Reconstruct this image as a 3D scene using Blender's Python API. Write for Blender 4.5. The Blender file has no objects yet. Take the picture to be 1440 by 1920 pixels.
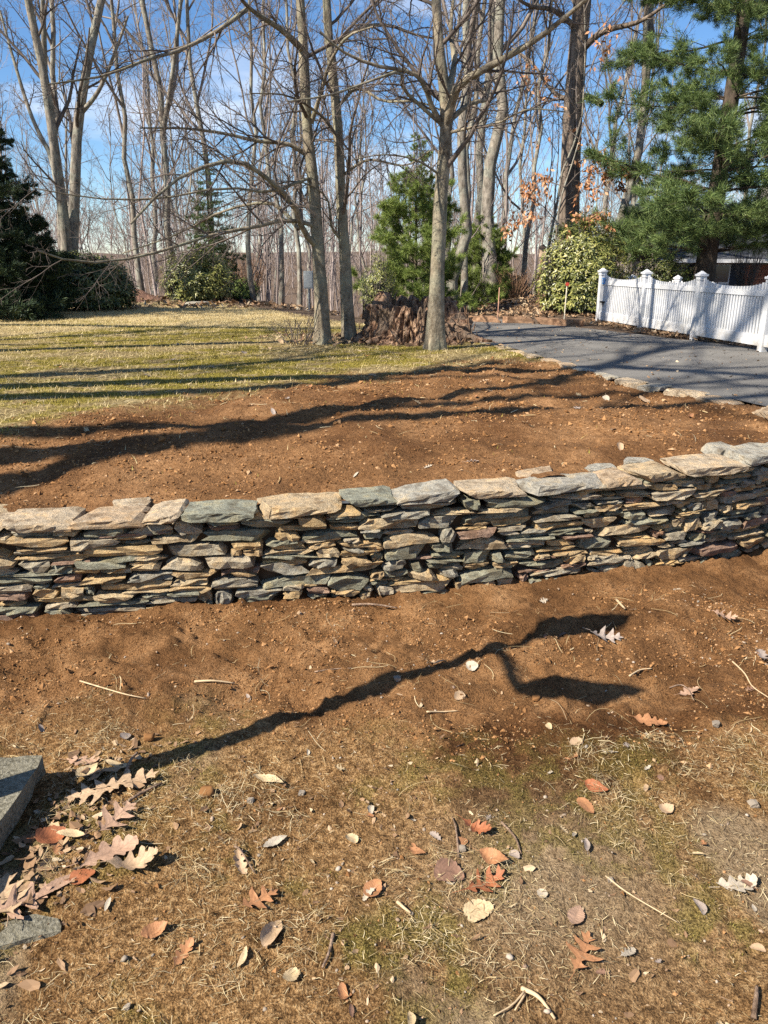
import bpy, math, random
import numpy as np
from mathutils import Vector, Matrix

R = math.radians
rng = np.random.default_rng(7)
random.seed(7)
S = bpy.context.scene
COL = S.collection

# ------------------------------------------------------------------ camera, sky, sun, exposure
CAM_H, PITCH, FPX = 1.9, R(18.4), 1442.0
cam_d = bpy.data.cameras.new("camera")
cam = bpy.data.objects.new("camera", cam_d)
COL.objects.link(cam)
cam.location = (0, 0, CAM_H)
cam.rotation_euler = (R(90) - PITCH, 0, 0)
cam_d.sensor_fit = 'VERTICAL'
cam_d.angle = 2 * math.atan(960 / FPX)
cam_d.clip_start, cam_d.clip_end = 0.05, 3000
S.camera = cam

SUN_EL, SUN_AZ = R(43), R(32)            # light travels towards (cos az, sin az)
LX, LY = math.cos(SUN_AZ), math.sin(SUN_AZ)
w = bpy.data.worlds.new("World"); S.world = w; w.use_nodes = True
nt = w.node_tree; nt.nodes.clear()
sky = nt.nodes.new('ShaderNodeTexSky'); sky.sky_type = 'NISHITA'; sky.sun_disc = False
sky.sun_elevation = SUN_EL
sky.sun_rotation = math.atan2(-LX, -LY)
sky.air_density, sky.dust_density, sky.ozone_density = 0.9, 0.0, 6.0
bg = nt.nodes.new('ShaderNodeBackground'); bg.inputs[1].default_value = 0.06
wo = nt.nodes.new('ShaderNodeOutputWorld')
tc = nt.nodes.new('ShaderNodeTexCoord')
mp = nt.nodes.new('ShaderNodeMapping'); mp.inputs['Scale'].default_value = (2.2, 2.2, 9.0)
no = nt.nodes.new('ShaderNodeTexNoise'); no.inputs['Scale'].default_value = 1.6; no.inputs['Detail'].default_value = 6
rp = nt.nodes.new('ShaderNodeValToRGB'); rp.color_ramp.elements[0].position = 0.52; rp.color_ramp.elements[1].position = 0.78
mx = nt.nodes.new('ShaderNodeMix'); mx.data_type = 'RGBA'
mx.inputs['B'].default_value = (9.5, 9.8, 10.5, 1)
L = nt.links.new
L(tc.outputs['Generated'], mp.inputs[0]); L(mp.outputs[0], no.inputs['Vector']); L(no.outputs[0], rp.inputs[0])
hs = nt.nodes.new('ShaderNodeHueSaturation'); hs.inputs['Saturation'].default_value = 1.08; hs.inputs['Value'].default_value = 1.3
L(sky.outputs[0], hs.inputs['Color'])
L(rp.outputs[0], mx.inputs['Factor']); L(hs.outputs[0], mx.inputs['A']); L(mx.outputs['Result'], bg.inputs[0]); L(bg.outputs[0], wo.inputs[0])

sl = bpy.data.lights.new("sun", 'SUN'); so = bpy.data.objects.new("sun", sl); COL.objects.link(so)
sl.energy, sl.angle, sl.color = 5.0, R(0.53), (1.0, 0.92, 0.80)
d = Vector((LX * math.cos(SUN_EL), LY * math.cos(SUN_EL), -math.sin(SUN_EL)))
so.rotation_euler = d.to_track_quat('-Z', 'Y').to_euler()
so.location = (-20, -10, 30)
S.view_settings.view_transform = 'Standard'; S.view_settings.look = 'None'
S.view_settings.exposure, S.view_settings.gamma = 1.05, 1.0
S.view_settings.use_curve_mapping = False
S.cycles.use_denoising = False
S.cycles.max_bounces = 6
S.cycles.transparent_max_bounces = 4

# ------------------------------------------------------------------ numeric helpers
def smooth(a, b, x):
    t = np.clip((np.asarray(x, float) - a) / (b - a), 0, 1)
    return t * t * (3 - 2 * t)

def _h(ix, iy, s):
    h = (ix.astype(np.int64) * 374761393 + iy.astype(np.int64) * 668265263 + s * 982451653) & 0xFFFFFFFF
    h = ((h ^ (h >> 13)) * 1274126177) & 0xFFFFFFFF
    return ((h ^ (h >> 16)) & 0xFFFFFF) / float(0xFFFFFF)

def vn(x, y, s=0):
    x = np.asarray(x, float); y = np.asarray(y, float)
    ix, iy = np.floor(x), np.floor(y)
    fx, fy = x - ix, y - iy
    fx = fx * fx * (3 - 2 * fx); fy = fy * fy * (3 - 2 * fy)
    a, b = _h(ix, iy, s), _h(ix + 1, iy, s)
    c, e = _h(ix, iy + 1, s), _h(ix + 1, iy + 1, s)
    return (a * (1 - fx) + b * fx) * (1 - fy) + (c * (1 - fx) + e * fx) * fy

def fbm(x, y, f, o=4, s=0):
    t, a, n = 0.0, 1.0, 0.0
    for i in range(o):
        t = t + a * vn(np.asarray(x) * f + 17.3 * i, np.asarray(y) * f - 9.1 * i, s + i * 31); n += a
        a *= 0.5; f *= 2.03
    return t / n

def unit(v):
    v = np.asarray(v, float)
    return v / np.maximum(np.linalg.norm(v, axis=-1, keepdims=True), 1e-9)

# ------------------------------------------------------------------ terrain functions
WALL = np.array([(-5.2, 3.62), (-3.6, 3.72), (-2.14, 3.86), (-1.0, 4.0), (-.06, 4.14), (1.26, 4.40), (1.98, 4.58), (2.55, 4.84), (3.0, 5.2), (3.28, 5.7), (3.32, 6.3)])
def wall_y(x):
    return np.interp(x, [-60, -5.2, -3.6, -2.14, -1, -.06, 1.26, 1.98, 2.55, 3.0, 3.28, 3.4, 60], [3.6, 3.62, 3.72, 3.86, 4.0, 4.14, 4.40, 4.58, 4.84, 5.2, 5.7, 6.2, 6.2])
def wall_top(x):
    return np.interp(x, [-5, -3.6, -2, -.06, .9, 2, 2.6, 3.4], [.48, .50, .53, .60, .62, .675, .705, .69])

DL = np.array([(3.5, 6.4), (3.24, 6.9), (2.95, 7.5), (2.38, 8.9), (1.9, 10.9), (1.5, 12.4), (1.0, 13.7), (.35, 14.9), (.1, 16.2)])
DR = np.array([(13.5, 6.4), (8.6, 7.4), (6.6, 8.9), (5.75, 10.1), (5.15, 11.5), (4.3, 13.2), (3.5, 14.7), (2.6, 15.9), (2.3, 17.5)])
def inside(poly, x, y):
    x = np.asarray(x, float); y = np.asarray(y, float); r = np.zeros(x.shape, bool)
    n = len(poly)
    for i in range(n):
        (x1, y1), (x2, y2) = poly[i], poly[(i + 1) % n]
        if y1 == y2: continue
        c = (y1 > y) != (y2 > y)
        r ^= c & (x < (x2 - x1) * (y - y1) / (y2 - y1) + x1)
    return r
DPOLY = [tuple(p) for p in DL] + [tuple(p) for p in DR[::-1]]

def zt_base(x, y):
    x = np.asarray(x, float); y = np.asarray(y, float)
    v = y - wall_y(x)
    z = wall_top(np.clip(x, -5, 3.4)) - .045
    k = smooth(0.2, 2.6, v)
    z = z * (1 - k) + .64 * k
    z = z + .05 * np.exp(-((v - 1.7) / 1.0) ** 2) * smooth(3.2, 1.5, x)
    yc = np.interp(x, [-60, -5.3, -1.1, .2, 1.2, 2.6, 3.2, 60], [24.5, 24, 16.2, 15., 15.2, 17.5, 22, 22])
    e = np.maximum(y - yc, 0)
    z = z - np.minimum(.012 * e * e, .11 * np.maximum(e - 1.5, 0) + .02)
    far = smooth(60, 140, y)
    z = np.maximum(z, -5.)
    z = z + (7 + 5 * (fbm(x, y, .02, 3, 63) - .5)) * smooth(55, 190, y)
    z = z + .16 * smooth(15.5, 18.5, y) * smooth(2.6, 3.6, x) * smooth(26, 22, y)
    return z

def bed_mask(x, y):
    """1 where the fresh red loam of the planting bed lies, 0 on the lawn"""
    yb = np.interp(x, [-9, -3.4, -2.5, -2.2, -1.5, -.7, .65, 1.6, 2.6], [4.2, 4.7, 6.0, 6.8, 7.2, 8.2, 9.2, 9.7, 9.8]) + (fbm(x, y, 1.2, 3, 5) - .5) * .9
    return smooth(.75, -.55, y - yb + (fbm(x, y, 7, 3, 6) - .5) * 1.2)

def zt(x, y):
    x = np.asarray(x, float); y = np.asarray(y, float)
    dr = inside(DPOLY, x, y)
    b = bed_mask(x, y)
    n = (fbm(x, y, 1.1, 3, 1) - .5) * .11 * b + (fbm(x, y, 4, 4, 2) - .5) * (.075 * b + .03) + (fbm(x, y, 20, 2, 3) - .5) * .024 * b
    fade = smooth(60, 30, np.hypot(x, y))
    return zt_base(x, y) + np.where(dr, -.06, n * fade)

# heel and rake marks pressed into the loam: centre, half length, half width, turn, depth
DENTS = [(.72, 3.62, .14, .055, .5, .022), (1.35, 3.25, .13, .05, .2, .025), (-.75, 3.45, .15, .055, 2.6, .022), (-1.3, 3.5, .14, .05, .3, .024), (.05, 3.55, .14, .05, 1.0, .02), (1.75, 3.75, .15, .06, -.3, .022), (-.35, 3.0, .13, .05, 2.2, .018), (1.9, 3.3, .13, .05, 1.2, .02), (.35, 3.85, .3, .03, .1, .018), (-1.6, 3.2, .3, .03, .15, .016)]
def zlow(x, y):
    x = np.asarray(x, float); y = np.asarray(y, float)
    wy = wall_y(x)
    z = .0 + .05 * smooth(.5, .0, wy - y) * smooth(1.6, 2.8, x)
    z = z + .6 * np.maximum(smooth(3.2, 5.2, x), smooth(4.7, 6.25, y) * smooth(3.25, 3.7, x))
    z = z - .04 * smooth(2.6, .6, y)
    fresh = fresh_mask(x, y)
    z = z + (fbm(x, y, 1.3, 3, 11) - .5) * .085
    z = z + (fbm(x, y, 4.2, 4, 12) - .5) * (.024 + .055 * fresh)
    r = 1 - np.abs(2 * fbm(x, y * 1.5, 3.1, 3, 14) - 1)
    z = z + (r - .7) * .06 * fresh
    z = z + (fbm(x, y, 17, 3, 13) - .5) * (.018 + .016 * fresh)
    z = z + np.maximum(fbm(x, y, 34, 2, 15) - .55, 0) * .05
    for cx, cy, a_, b_, an, dp in DENTS:
        u_ = ((x - cx) * math.cos(an) + (y - cy) * math.sin(an)) / a_; v_ = (-(x - cx) * math.sin(an) + (y - cy) * math.cos(an)) / b_; q = u_ * u_ + v_ * v_
        z = z - dp * np.exp(-q ** 2 * .7) + dp * .5 * np.exp(-((np.sqrt(q) - 1.45) / .35) ** 2)
    return z

def fresh_mask(x, y):
    yb = np.interp(x, [-3, -1.2, -.3, .5, 1.2, 3], [3.0, 2.95, 2.75, 2.62, 2.72, 2.9]) + (fbm(x, y, 1.6, 4, 21) - .5) * .8
    return smooth(-.28, .25, y - yb)

def ray(px, py):
    r, dn = (px - 720) / FPX, (py - 960) / FPX
    return np.array([r, math.cos(PITCH) - dn * math.sin(PITCH), -math.sin(PITCH) - dn * math.cos(PITCH)])
def atY(px, py, Y):
    """point seen at photo pixel (px, py) at ground distance Y"""
    v = ray(px, py); t = Y / v[1]
    return np.array([v[0] * t, Y, CAM_H + v[2] * t])
def G(px, py, f=zt_base):
    v = ray(px, py); t = .5
    prev = t
    while t < 120:
        p = v * t + (0, 0, CAM_H)
        if p[2] < float(f(p[0], p[1])): break
        prev = t; t *= 1.01
    lo, hi = prev, t
    for _ in range(20):
        m = (lo + hi) / 2; p = v * m + (0, 0, CAM_H)
        if p[2] < float(f(p[0], p[1])): hi = m
        else: lo = m
    return v * hi + (0, 0, CAM_H)
def GL(px, py): return G(px, py, zlow)

# ------------------------------------------------------------------ object helpers
ORG = {}
def link(o, parent=None):
    COL.objects.link(o)
    if parent is not None: o.parent = parent
    return o
def mesh(name, V, F, mats, smooth_=False, attrs=None, mi=None):
    """F: one (N,k) int array or a list of them"""
    if not isinstance(F, (list, tuple)): F = [F]
    V = np.ascontiguousarray(V, np.float32).reshape(-1, 3)
    me = bpy.data.meshes.new(name)
    loops = np.concatenate([f.reshape(-1) for f in F]).astype(np.int32)
    tot = np.concatenate([np.full(len(f), f.shape[1], np.int32) for f in F])
    st = np.concatenate([[0], np.cumsum(tot)[:-1]]).astype(np.int32)
    me.vertices.add(len(V)); me.vertices.foreach_set('co', V.reshape(-1))
    me.loops.add(len(loops)); me.loops.foreach_set('vertex_index', loops)
    me.polygons.add(len(tot)); me.polygons.foreach_set('loop_start', st); me.polygons.foreach_set('loop_total', tot)
    if mi is not None: me.polygons.foreach_set('material_index', np.asarray(mi, np.int32))
    me.update(calc_edges=True)
    me.polygons.foreach_set('use_smooth', np.full(len(tot), smooth_))
    for m in (mats if isinstance(mats, (list, tuple)) else [mats]): me.materials.append(m)
    for k, a in (attrs or {}).items():
        at = me.attributes.new(k, 'FLOAT', 'POINT'); at.data.foreach_set('value', np.asarray(a, np.float32).reshape(-1))
    return me
def mk(name, V, F, mats, parent=None, smooth_=False, attrs=None, mi=None):
    o = np.array(ORG.get(parent.name, (0, 0, 0))) if parent is not None else np.zeros(3)
    ob = bpy.data.objects.new(name, mesh(name, np.asarray(V, float).reshape(-1, 3) - o, F, mats, smooth_, attrs, mi))
    link(ob, parent); ORG[ob.name] = tuple(o)
    return ob
def tag(o, label=None, cat=None, group=None, kind=None):
    for k, v in (('label', label), ('category', cat), ('group', group), ('kind', kind)):
        if v: o[k] = v
    return o
def thing(name, label, cat, loc, group=None):
    o = bpy.data.objects.new(name, None); o.location = loc; o.empty_display_size = .1
    link(o); ORG[o.name] = tuple(loc)
    return tag(o, label, cat, group)
def copy_tree(o, parent=None):
    c = o.copy(); COL.objects.link(c); c.parent = parent
    for ch in o.children: copy_tree(ch, c)
    return c

BOXF = np.array([(0, 3, 2, 1), (4, 5, 6, 7), (0, 1, 5, 4), (1, 2, 6, 5), (2, 3, 7, 6), (3, 0, 4, 7)])
def box(c, s, rz=0., bev=0):
    """corner vertices of a box (centre, size, turn about z)"""
    x, y, z = np.array(s) / 2.
    v = np.array([(-x, -y, -z), (x, -y, -z), (x, y, -z), (-x, y, -z), (-x, -y, z), (x, -y, z), (x, y, z), (-x, y, z)])
    cs, sn = math.cos(rz), math.sin(rz)
    v = np.stack([v[:, 0] * cs - v[:, 1] * sn, v[:, 0] * sn + v[:, 1] * cs, v[:, 2]], 1)
    return v + np.array(c)
def join(parts):
    Vs, Fs, n = [], {}, 0
    for V, F in parts:
        for f in (F if isinstance(F, (list, tuple)) else [F]):
            Fs.setdefault(f.shape[1], []).append(f + n)
        Vs.append(V); n += len(V)
    return np.concatenate(Vs), [np.concatenate(f) for f in Fs.values()]
def tubes(P, Rr, k=3, cap=False):
    """tubes along polylines P (B,n,3) with radii (B,n)"""
    P = np.asarray(P, float); Rr = np.asarray(Rr, float)
    if P.ndim == 2: P, Rr = P[None], Rr[None]
    B, n, _ = P.shape
    T = np.empty_like(P); T[:, 1:-1] = P[:, 2:] - P[:, :-2]; T[:, 0] = P[:, 1] - P[:, 0]; T[:, -1] = P[:, -1] - P[:, -2]
    T = unit(T)
    m = unit(P[:, -1] - P[:, 0])
    ref = np.where(np.abs(m[:, 2:3]) > .8, np.array([[1., 0, 0]]), np.array([[0, 0, 1.]]))
    U = unit(np.cross(T, ref[:, None, :])); W = np.cross(T, U)
    a = np.arange(k) * 2 * np.pi / k
    V = P[:, :, None] + Rr[:, :, None, None] * (U[:, :, None] * np.cos(a)[:, None] + W[:, :, None] * np.sin(a)[:, None])
    b = (np.arange(B) * n * k)[:, None, None]; i = (np.arange(n - 1) * k)[None, :, None]; j = np.arange(k)[None, None]; j2 = (np.arange(k) + 1) % k
    q = np.stack([b + i + j, b + i + j2, b + i + k + j2, b + i + k + j], -1).reshape(-1, 4)
    V = V.reshape(-1, 3)
    if cap:
        e = (np.arange(B) * n * k)[:, None] + (n - 1) * k + np.arange(k)[None]
        s = (np.arange(B) * n * k)[:, None] + np.arange(k)[None, ::-1]
        return V, [q, np.concatenate([e, s])] if k != 4 else [np.concatenate([q, e, s])]
    return V, [q]
def catmull(pts, n):
    p = np.asarray(pts, float); m = len(p)
    if m == 2: return p[0] + (p[1] - p[0]) * np.linspace(0, 1, n)[:, None]
    q = np.concatenate([[2 * p[0] - p[1]], p, [2 * p[-1] - p[-2]]])
    t = np.linspace(0, m - 1 - 1e-9, n); i = t.astype(int); f = (t - i)[:, None]
    a, b, c, e = q[i], q[i + 1], q[i + 2], q[i + 3]
    return .5 * (2 * b + (c - a) * f + (2 * a - 5 * b + 4 * c - e) * f ** 2 + (3 * b - a - 3 * c + e) * f ** 3)

# ------------------------------------------------------------------ materials
class NT:
    def __init__(s, name, rough=.8, spec=.3):
        m = bpy.data.materials.new(name); m.use_nodes = True; s.m = m; s.t = m.node_tree
        s.b = s.t.nodes['Principled BSDF']; s.b.inputs['Roughness'].default_value = rough
        s.b.inputs['Specular IOR Level'].default_value = spec
    def n(s, typ, **kw):
        x = s.t.nodes.new(typ)
        for k, v in kw.items(): setattr(x, k, v)
        return x
    def l(s, a, b): s.t.links.new(a, b)
    def pos(s):
        return s.n('ShaderNodeNewGeometry').outputs['Position']
    def obj(s):
        return s.n('ShaderNodeTexCoord').outputs['Object']
    def noise(s, vec, scale, detail=4, rough=.55, stretch=None):
        if stretch:
            mp = s.n('ShaderNodeMapping'); mp.inputs['Scale'].default_value = stretch; s.l(vec, mp.inputs[0]); vec = mp.outputs[0]
        x = s.n('ShaderNodeTexNoise'); x.inputs['Scale'].default_value = scale; x.inputs['Detail'].default_value = detail; x.inputs['Roughness'].default_value = rough
        s.l(vec, x.inputs['Vector']); return x.outputs[0]
    def ramp(s, fac, stops, interp='LINEAR'):
        x = s.n('ShaderNodeValToRGB'); e = x.color_ramp.elements; x.color_ramp.interpolation = interp
        while len(e) < len(stops): e.new(.5)
        for k, (p, c) in enumerate(stops):
            e[k].position = p; e[k].color = (*c, 1) if len(c) == 3 else c
        s.l(fac, x.inputs[0]); return x.outputs[0]
    def mix(s, fac, a, b, mode='MIX'):
        x = s.n('ShaderNodeMix'); x.data_type = 'RGBA'; x.blend_type = mode
        for v, i in ((fac, 'Factor'), (a, 'A'), (b, 'B')):
            if isinstance(v, (int, float)): x.inputs[i].default_value = v
            elif isinstance(v, tuple): x.inputs[i].default_value = (*v, 1)
            else: s.l(v, x.inputs[i])
        return x.outputs['Result']
    def math(s, op, a, b=0.):
        x = s.n('ShaderNodeMath', operation=op)
        for k, v in enumerate((a, b)):
            if isinstance(v, (int, float)): x.inputs[k].default_value = v
            else: s.l(v, x.inputs[k])
        return x.outputs[0]
    def attr(s, name):
        return s.n('ShaderNodeAttribute', attribute_name=name).outputs['Fac']
    def island(s): return s.n('ShaderNodeNewGeometry').outputs['Random Per Island']
    def rand(s): return s.n('ShaderNodeObjectInfo').outputs['Random']
    def col(s, c):
        if isinstance(c, tuple): s.b.inputs['Base Color'].default_value = (*c, 1)
        else: s.l(c, s.b.inputs['Base Color'])
    def bump(s, h, strength=.5, dist=.01):
        x = s.n('ShaderNodeBump'); x.inputs['Strength'].default_value = strength; x.inputs['Distance'].default_value = dist
        s.l(h, x.inputs['Height']); s.l(x.outputs[0], s.b.inputs['Normal'])

def mat_ground_low():
    k = NT('lower_soil', .95, .1); p = k.pos()
    n1 = k.noise(p, 3.5, 5); n2 = k.noise(p, 40, 6, .65); n3 = k.noise(p, 160, 4, .6)
    fresh = k.ramp(k.math('ADD', k.math('MULTIPLY', n1, .7), k.math('MULTIPLY', n2, .3)), [(.3, (.125, .062, .025)), (.5, (.255, .130, .053)), (.66, (.42, .235, .108))])
    dry = k.ramp(k.math('ADD', k.math('MULTIPLY', n2, .6), k.math('MULTIPLY', n3, .4)), [(.36, (.085, .046, .018)), (.46, (.235, .127, .049)), (.54, (.375, .22, .093)), (.64, (.58, .385, .19))])
    moss = k.ramp(n3, [(.34, (.05, .043, .008)), (.5, (.20, .165, .038)), (.65, (.38, .30, .09))])
    sand = k.ramp(n2, [(.3, (.20, .132, .07)), (.7, (.42, .305, .18))])
    c = k.mix(k.attr('fresh'), dry, fresh)
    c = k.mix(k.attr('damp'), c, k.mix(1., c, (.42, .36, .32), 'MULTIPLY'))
    c = k.mix(k.attr('sand'), c, sand)
    c = k.mix(k.attr('moss'), c, moss)
    c = k.mix(k.math('MULTIPLY', k.ramp(k.noise(p, 105, 4, .7), [(.40, (1, 1, 1)), (.50, (0, 0, 0))]), .85), c, k.mix(1., c, (.34, .31, .29), 'MULTIPLY'))  # dark specks painted in for the tiny shadows in voids between soil grains
    k.col(c)
    k.bump(k.math('ADD', k.math('MULTIPLY', n2, .7), k.math('MULTIPLY', n3, .6)), 1.0, .022)
    return k.m
def mat_ground_up():
    k = NT('upper_ground', .95, .1); p = k.pos()
    n1 = k.noise(p, 2.2, 5); n2 = k.noise(p, 26, 6, .65); n3 = k.noise(p, 110, 4, .6)
    bed = k.ramp(k.math('ADD', k.math('MULTIPLY', n1, .55), k.math('MULTIPLY', n2, .45)), [(.32, (.12, .060, .025)), (.5, (.24, .124, .053)), (.66, (.41, .228, .106))])
    lawn = k.ramp(n2, [(.3, (.33, .245, .115)), (.5, (.52, .41, .21)), (.7, (.66, .54, .30))])
    moss = k.ramp(n2, [(.3, (.09, .075, .012)), (.5, (.22, .178, .03)), (.7, (.40, .31, .07))])
    wood = k.ramp(n2, [(.3, (.065, .045, .032)), (.5, (.135, .095, .066)), (.7, (.23, .165, .115))])
    thatch = k.ramp(n2, [(.36, (.10, .072, .03)), (.5, (.27, .20, .09)), (.64, (.50, .40, .2))])
    c = k.mix(k.attr('thatch'), lawn, thatch)
    c = k.mix(k.attr('moss'), c, moss)
    c = k.mix(k.attr('bed'), c, k.mix(k.ramp(k.noise(p, .9, 5, .6), [(.45, (0, 0, 0)), (.62, (.8, .8, .8))]), bed, k.mix(1., bed, (.5, .44, .4), 'MULTIPLY')))
    c = k.mix(k.attr('wood'), c, wood)
    c = k.mix(k.math('MULTIPLY', k.ramp(k.noise(p, 60, 4, .7), [(.40, (1, 1, 1)), (.50, (0, 0, 0))]), .7), c, k.mix(1., c, (.42, .39, .36), 'MULTIPLY'))
    k.col(c)
    k.bump(k.math('ADD', k.math('MULTIPLY', n2, .8), k.math('MULTIPLY', n3, .5)), 1.0, .03)
    return k.m
def mat_asphalt():
    k = NT('asphalt', .92, .15); p = k.pos()
    n = k.noise(p, 1.1, 4); f = k.noise(p, 300, 2, .7); g = k.noise(p, 60, 3, .7)
    c = k.ramp(k.math('ADD', k.math('MULTIPLY', n, .5), k.math('MULTIPLY', g, .5)), [(.32, (.092, .087, .079)), (.5, (.148, .140, .127)), (.68, (.21, .198, .178))])
    c = k.mix(k.ramp(f, [(.58, (0, 0, 0)), (.72, (1, 1, 1))]), c, (.42, .41, .39))
    wv = k.n('ShaderNodeVectorMath', operation='ADD'); k.l(p, wv.inputs[0])
    nc = k.n('ShaderNodeTexNoise'); nc.inputs['Scale'].default_value = 1.7; k.l(p, nc.inputs['Vector']); k.l(nc.outputs['Color'], wv.inputs[1])
    vo = k.n('ShaderNodeTexVoronoi', feature='DISTANCE_TO_EDGE'); vo.inputs['Scale'].default_value = .75; k.l(wv.outputs[0], vo.inputs['Vector'])
    c = k.mix(k.math('MULTIPLY', k.math('LESS_THAN', vo.outputs['Distance'], .007), .55), c, (.03, .03, .03))
    k.col(c); k.bump(f, .6, .006); return k.m
def mat_stone(name='wall_stone', lighter=False):
    k = NT(name, .85, .25); p = k.pos()
    r = k.math('FRACT', k.math('ADD', k.rand(), k.island()))
    st = [(.0, (.26, .255, .185)), (.13, (.46, .335, .185)), (.26, (.33, .31, .25)), (.36, (.52, .375, .195)), (.47, (.37, .325, .24)), (.57, (.30, .20, .145)), (.65, (.45, .385, .28)), (.77, (.30, .295, .22)), (.88, (.48, .38, .24)), (1, (.37, .345, .29))]
    if lighter: st = [(.0, (.37, .35, .295)), (.2, (.47, .365, .23)), (.4, (.35, .33, .28)), (.52, (.44, .335, .225)), (.68, (.27, .275, .215)), (.78, (.48, .39, .275)), (1, (.40, .365, .30))]
    c = k.ramp(r, st, 'CONSTANT')
    n1 = k.noise(p, 9, 5, .6); n2 = k.noise(p, 70, 7, .75); n3 = k.noise(p, 34, 6, .75, (.6, .6, 1.7))
    stain = k.ramp(n1, [(.36, (.62, .56, .5)), (.5, (1, 1, 1)), (.68, (1.25, 1.08, .85))])
    c = k.mix(1., c, stain, 'MULTIPLY')
    c = k.mix(k.math('MULTIPLY', k.ramp(n2, [(.3, (1, 1, 1)), (.46, (0, 0, 0))]), .45), c, (.10, .09, .075))
    c = k.mix(.8, c, k.ramp(n3, [(.32, (.55, .53, .50)), (.5, (1.06, 1.06, 1.05)), (.68, (1.38, 1.33, 1.26))]), 'MULTIPLY')
    lich = k.ramp(k.noise(p, 16, 5, .7), [(.60, (0, 0, 0)), (.68, (1, 1, 1))])
    c = k.mix(k.math('MULTIPLY', lich, .45), c, (.42, .43, .38))
    k.col(c)
    k.bump(k.math('ADD', k.math('MULTIPLY', n3, .9), k.math('MULTIPLY', n2, .5)), 1., .03)
    return k.m
def mat_bark(name, dark, lite, lichen=None, stretch=(1, 1, .25), bs=18):
    k = NT(name, .9, .15); p = k.obj()
    n1 = k.noise(p, bs, 5, .65, stretch); n2 = k.noise(p, 2.5, 4, .6)
    c = k.ramp(n1, [(.3, dark), (.62, lite)])
    if lichen: c = k.mix(k.math('MULTIPLY', k.ramp(n2, [(.46, (0, 0, 0)), (.58, (1, 1, 1))]), .75), c, lichen)
    c = k.mix(.9, c, k.ramp(k.noise(p, 7, 6, .7, (1, 1, .55)), [(.34, (.45, .43, .41)), (.5, (1, 1, 1)), (.66, (1.3, 1.28, 1.22))]), 'MULTIPLY')
    k.col(c); k.bump(n1, .8, .03); return k.m
def mat_leafy(name, stops, rough=.5, spec=.4, trans=.0):
    k = NT(name, rough, spec)
    k.col(k.ramp(k.island(), stops))
    if trans:
        k.b.inputs['Transmission Weight'].default_value = 0
        k.b.inputs['Subsurface Weight'].default_value = 0
    return k.m
def mat_plain(name, c, rough=.6, spec=.4, metal=0, var=.12, sc=12):
    k = NT(name, rough, spec); k.b.inputs['Metallic'].default_value = metal
    n = k.noise(k.pos(), sc, 4)
    lo = tuple(x * (1 - var) for x in c); hi = tuple(min(1, x * (1 + var)) for x in c)
    k.col(k.ramp(n, [(.35, lo), (.65, hi)])); k.bump(n, .15, .004); return k.m
M = {}
M['low'] = mat_ground_low(); M['up'] = mat_ground_up(); M['asphalt'] = mat_asphalt()
M['stone'] = mat_stone(); M['cap'] = mat_stone('cap_stone', True)
M['beech'] = mat_bark('smooth_bark', (.12, .095, .065), (.30, .255, .185), (.22, .21, .15), (1, 1, .8), 13)
M['bark'] = mat_bark('grey_bark', (.12, .10, .08), (.27, .235, .19), (.30, .30, .25))
M['pale'] = mat_bark('pale_bark', (.13, .112, .09), (.29, .255, .21), (.26, .26, .21))
M['oak'] = mat_bark('furrowed_bark', (.075, .058, .045), (.24, .19, .15), None, (1, 1, .12), 14)
M['pinebark'] = mat_bark('pine_bark', (.035, .027, .022), (.11, .085, .065), None, (1, 1, .3), 12)
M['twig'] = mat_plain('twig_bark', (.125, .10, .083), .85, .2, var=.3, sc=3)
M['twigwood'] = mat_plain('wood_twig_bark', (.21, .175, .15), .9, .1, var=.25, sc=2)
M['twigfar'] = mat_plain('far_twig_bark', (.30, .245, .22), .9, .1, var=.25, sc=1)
M['crumb'] = mat_leafy('soil_crumb', [(0, (.12, .056, .022)), (.5, (.24, .12, .047)), (.9, (.36, .195, .085)), (1, (.42, .27, .15))], .95, .1)
M['pebble'] = mat_leafy('pebble_stone', [(0, (.26, .17, .10)), (.3, (.22, .19, .15)), (.6, (.32, .22, .14)), (.88, (.40, .34, .27)), (1, (.18, .11, .07))], .8, .3)
M['straw'] = mat_leafy('dry_straw', [(0, (.24, .165, .078)), (.5, (.41, .31, .155)), (.85, (.56, .47, .29)), (1, (.2, .13, .07))], .7, .3)
M['moss'] = mat_leafy('moss_green', [(0, (.07, .06, .012)), (.5, (.15, .125, .03)), (.8, (.24, .2, .05)), (1, (.33, .26, .1))], .8, .2)
M['grass'] = mat_leafy('dry_lawn_grass', [(0, (.38, .28, .12)), (.5, (.60, .47, .24)), (.8, (.70, .58, .33)), (1, (.36, .28, .09))], .7, .3)
M['lawnmoss'] = mat_leafy('lawn_moss', [(0, (.13, .11, .018)), (.5, (.26, .215, .04)), (.8, (.40, .32, .09)), (1, (.48, .37, .16))], .8, .2)
M['rhodo'] = mat_leafy('rhododendron_leaf', [(0, (.028, .042, .012)), (.5, (.065, .09, .022)), (.85, (.15, .16, .045)), (1, (.26, .25, .08))], .38, .5)
M['rhodo2'] = mat_leafy('yellow_green_leaf', [(0, (.06, .07, .015)), (.5, (.155, .165, .038)), (.85, (.28, .27, .075)), (1, (.38, .35, .12))], .4, .5)
M['spruce'] = mat_leafy('spruce_needle', [(0, (.012, .024, .014)), (.6, (.028, .05, .024)), (1, (.07, .10, .03))], .6, .3)
M['pine'] = mat_leafy('pine_needle', [(0, (.04, .07, .022)), (.5, (.09, .14, .04)), (1, (.20, .25, .075))], .55, .3)
M['pine2'] = mat_leafy('bright_pine_needle', [(0, (.07, .11, .02)), (.5, (.16, .22, .045)), (1, (.30, .35, .09))], .55, .3)
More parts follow.
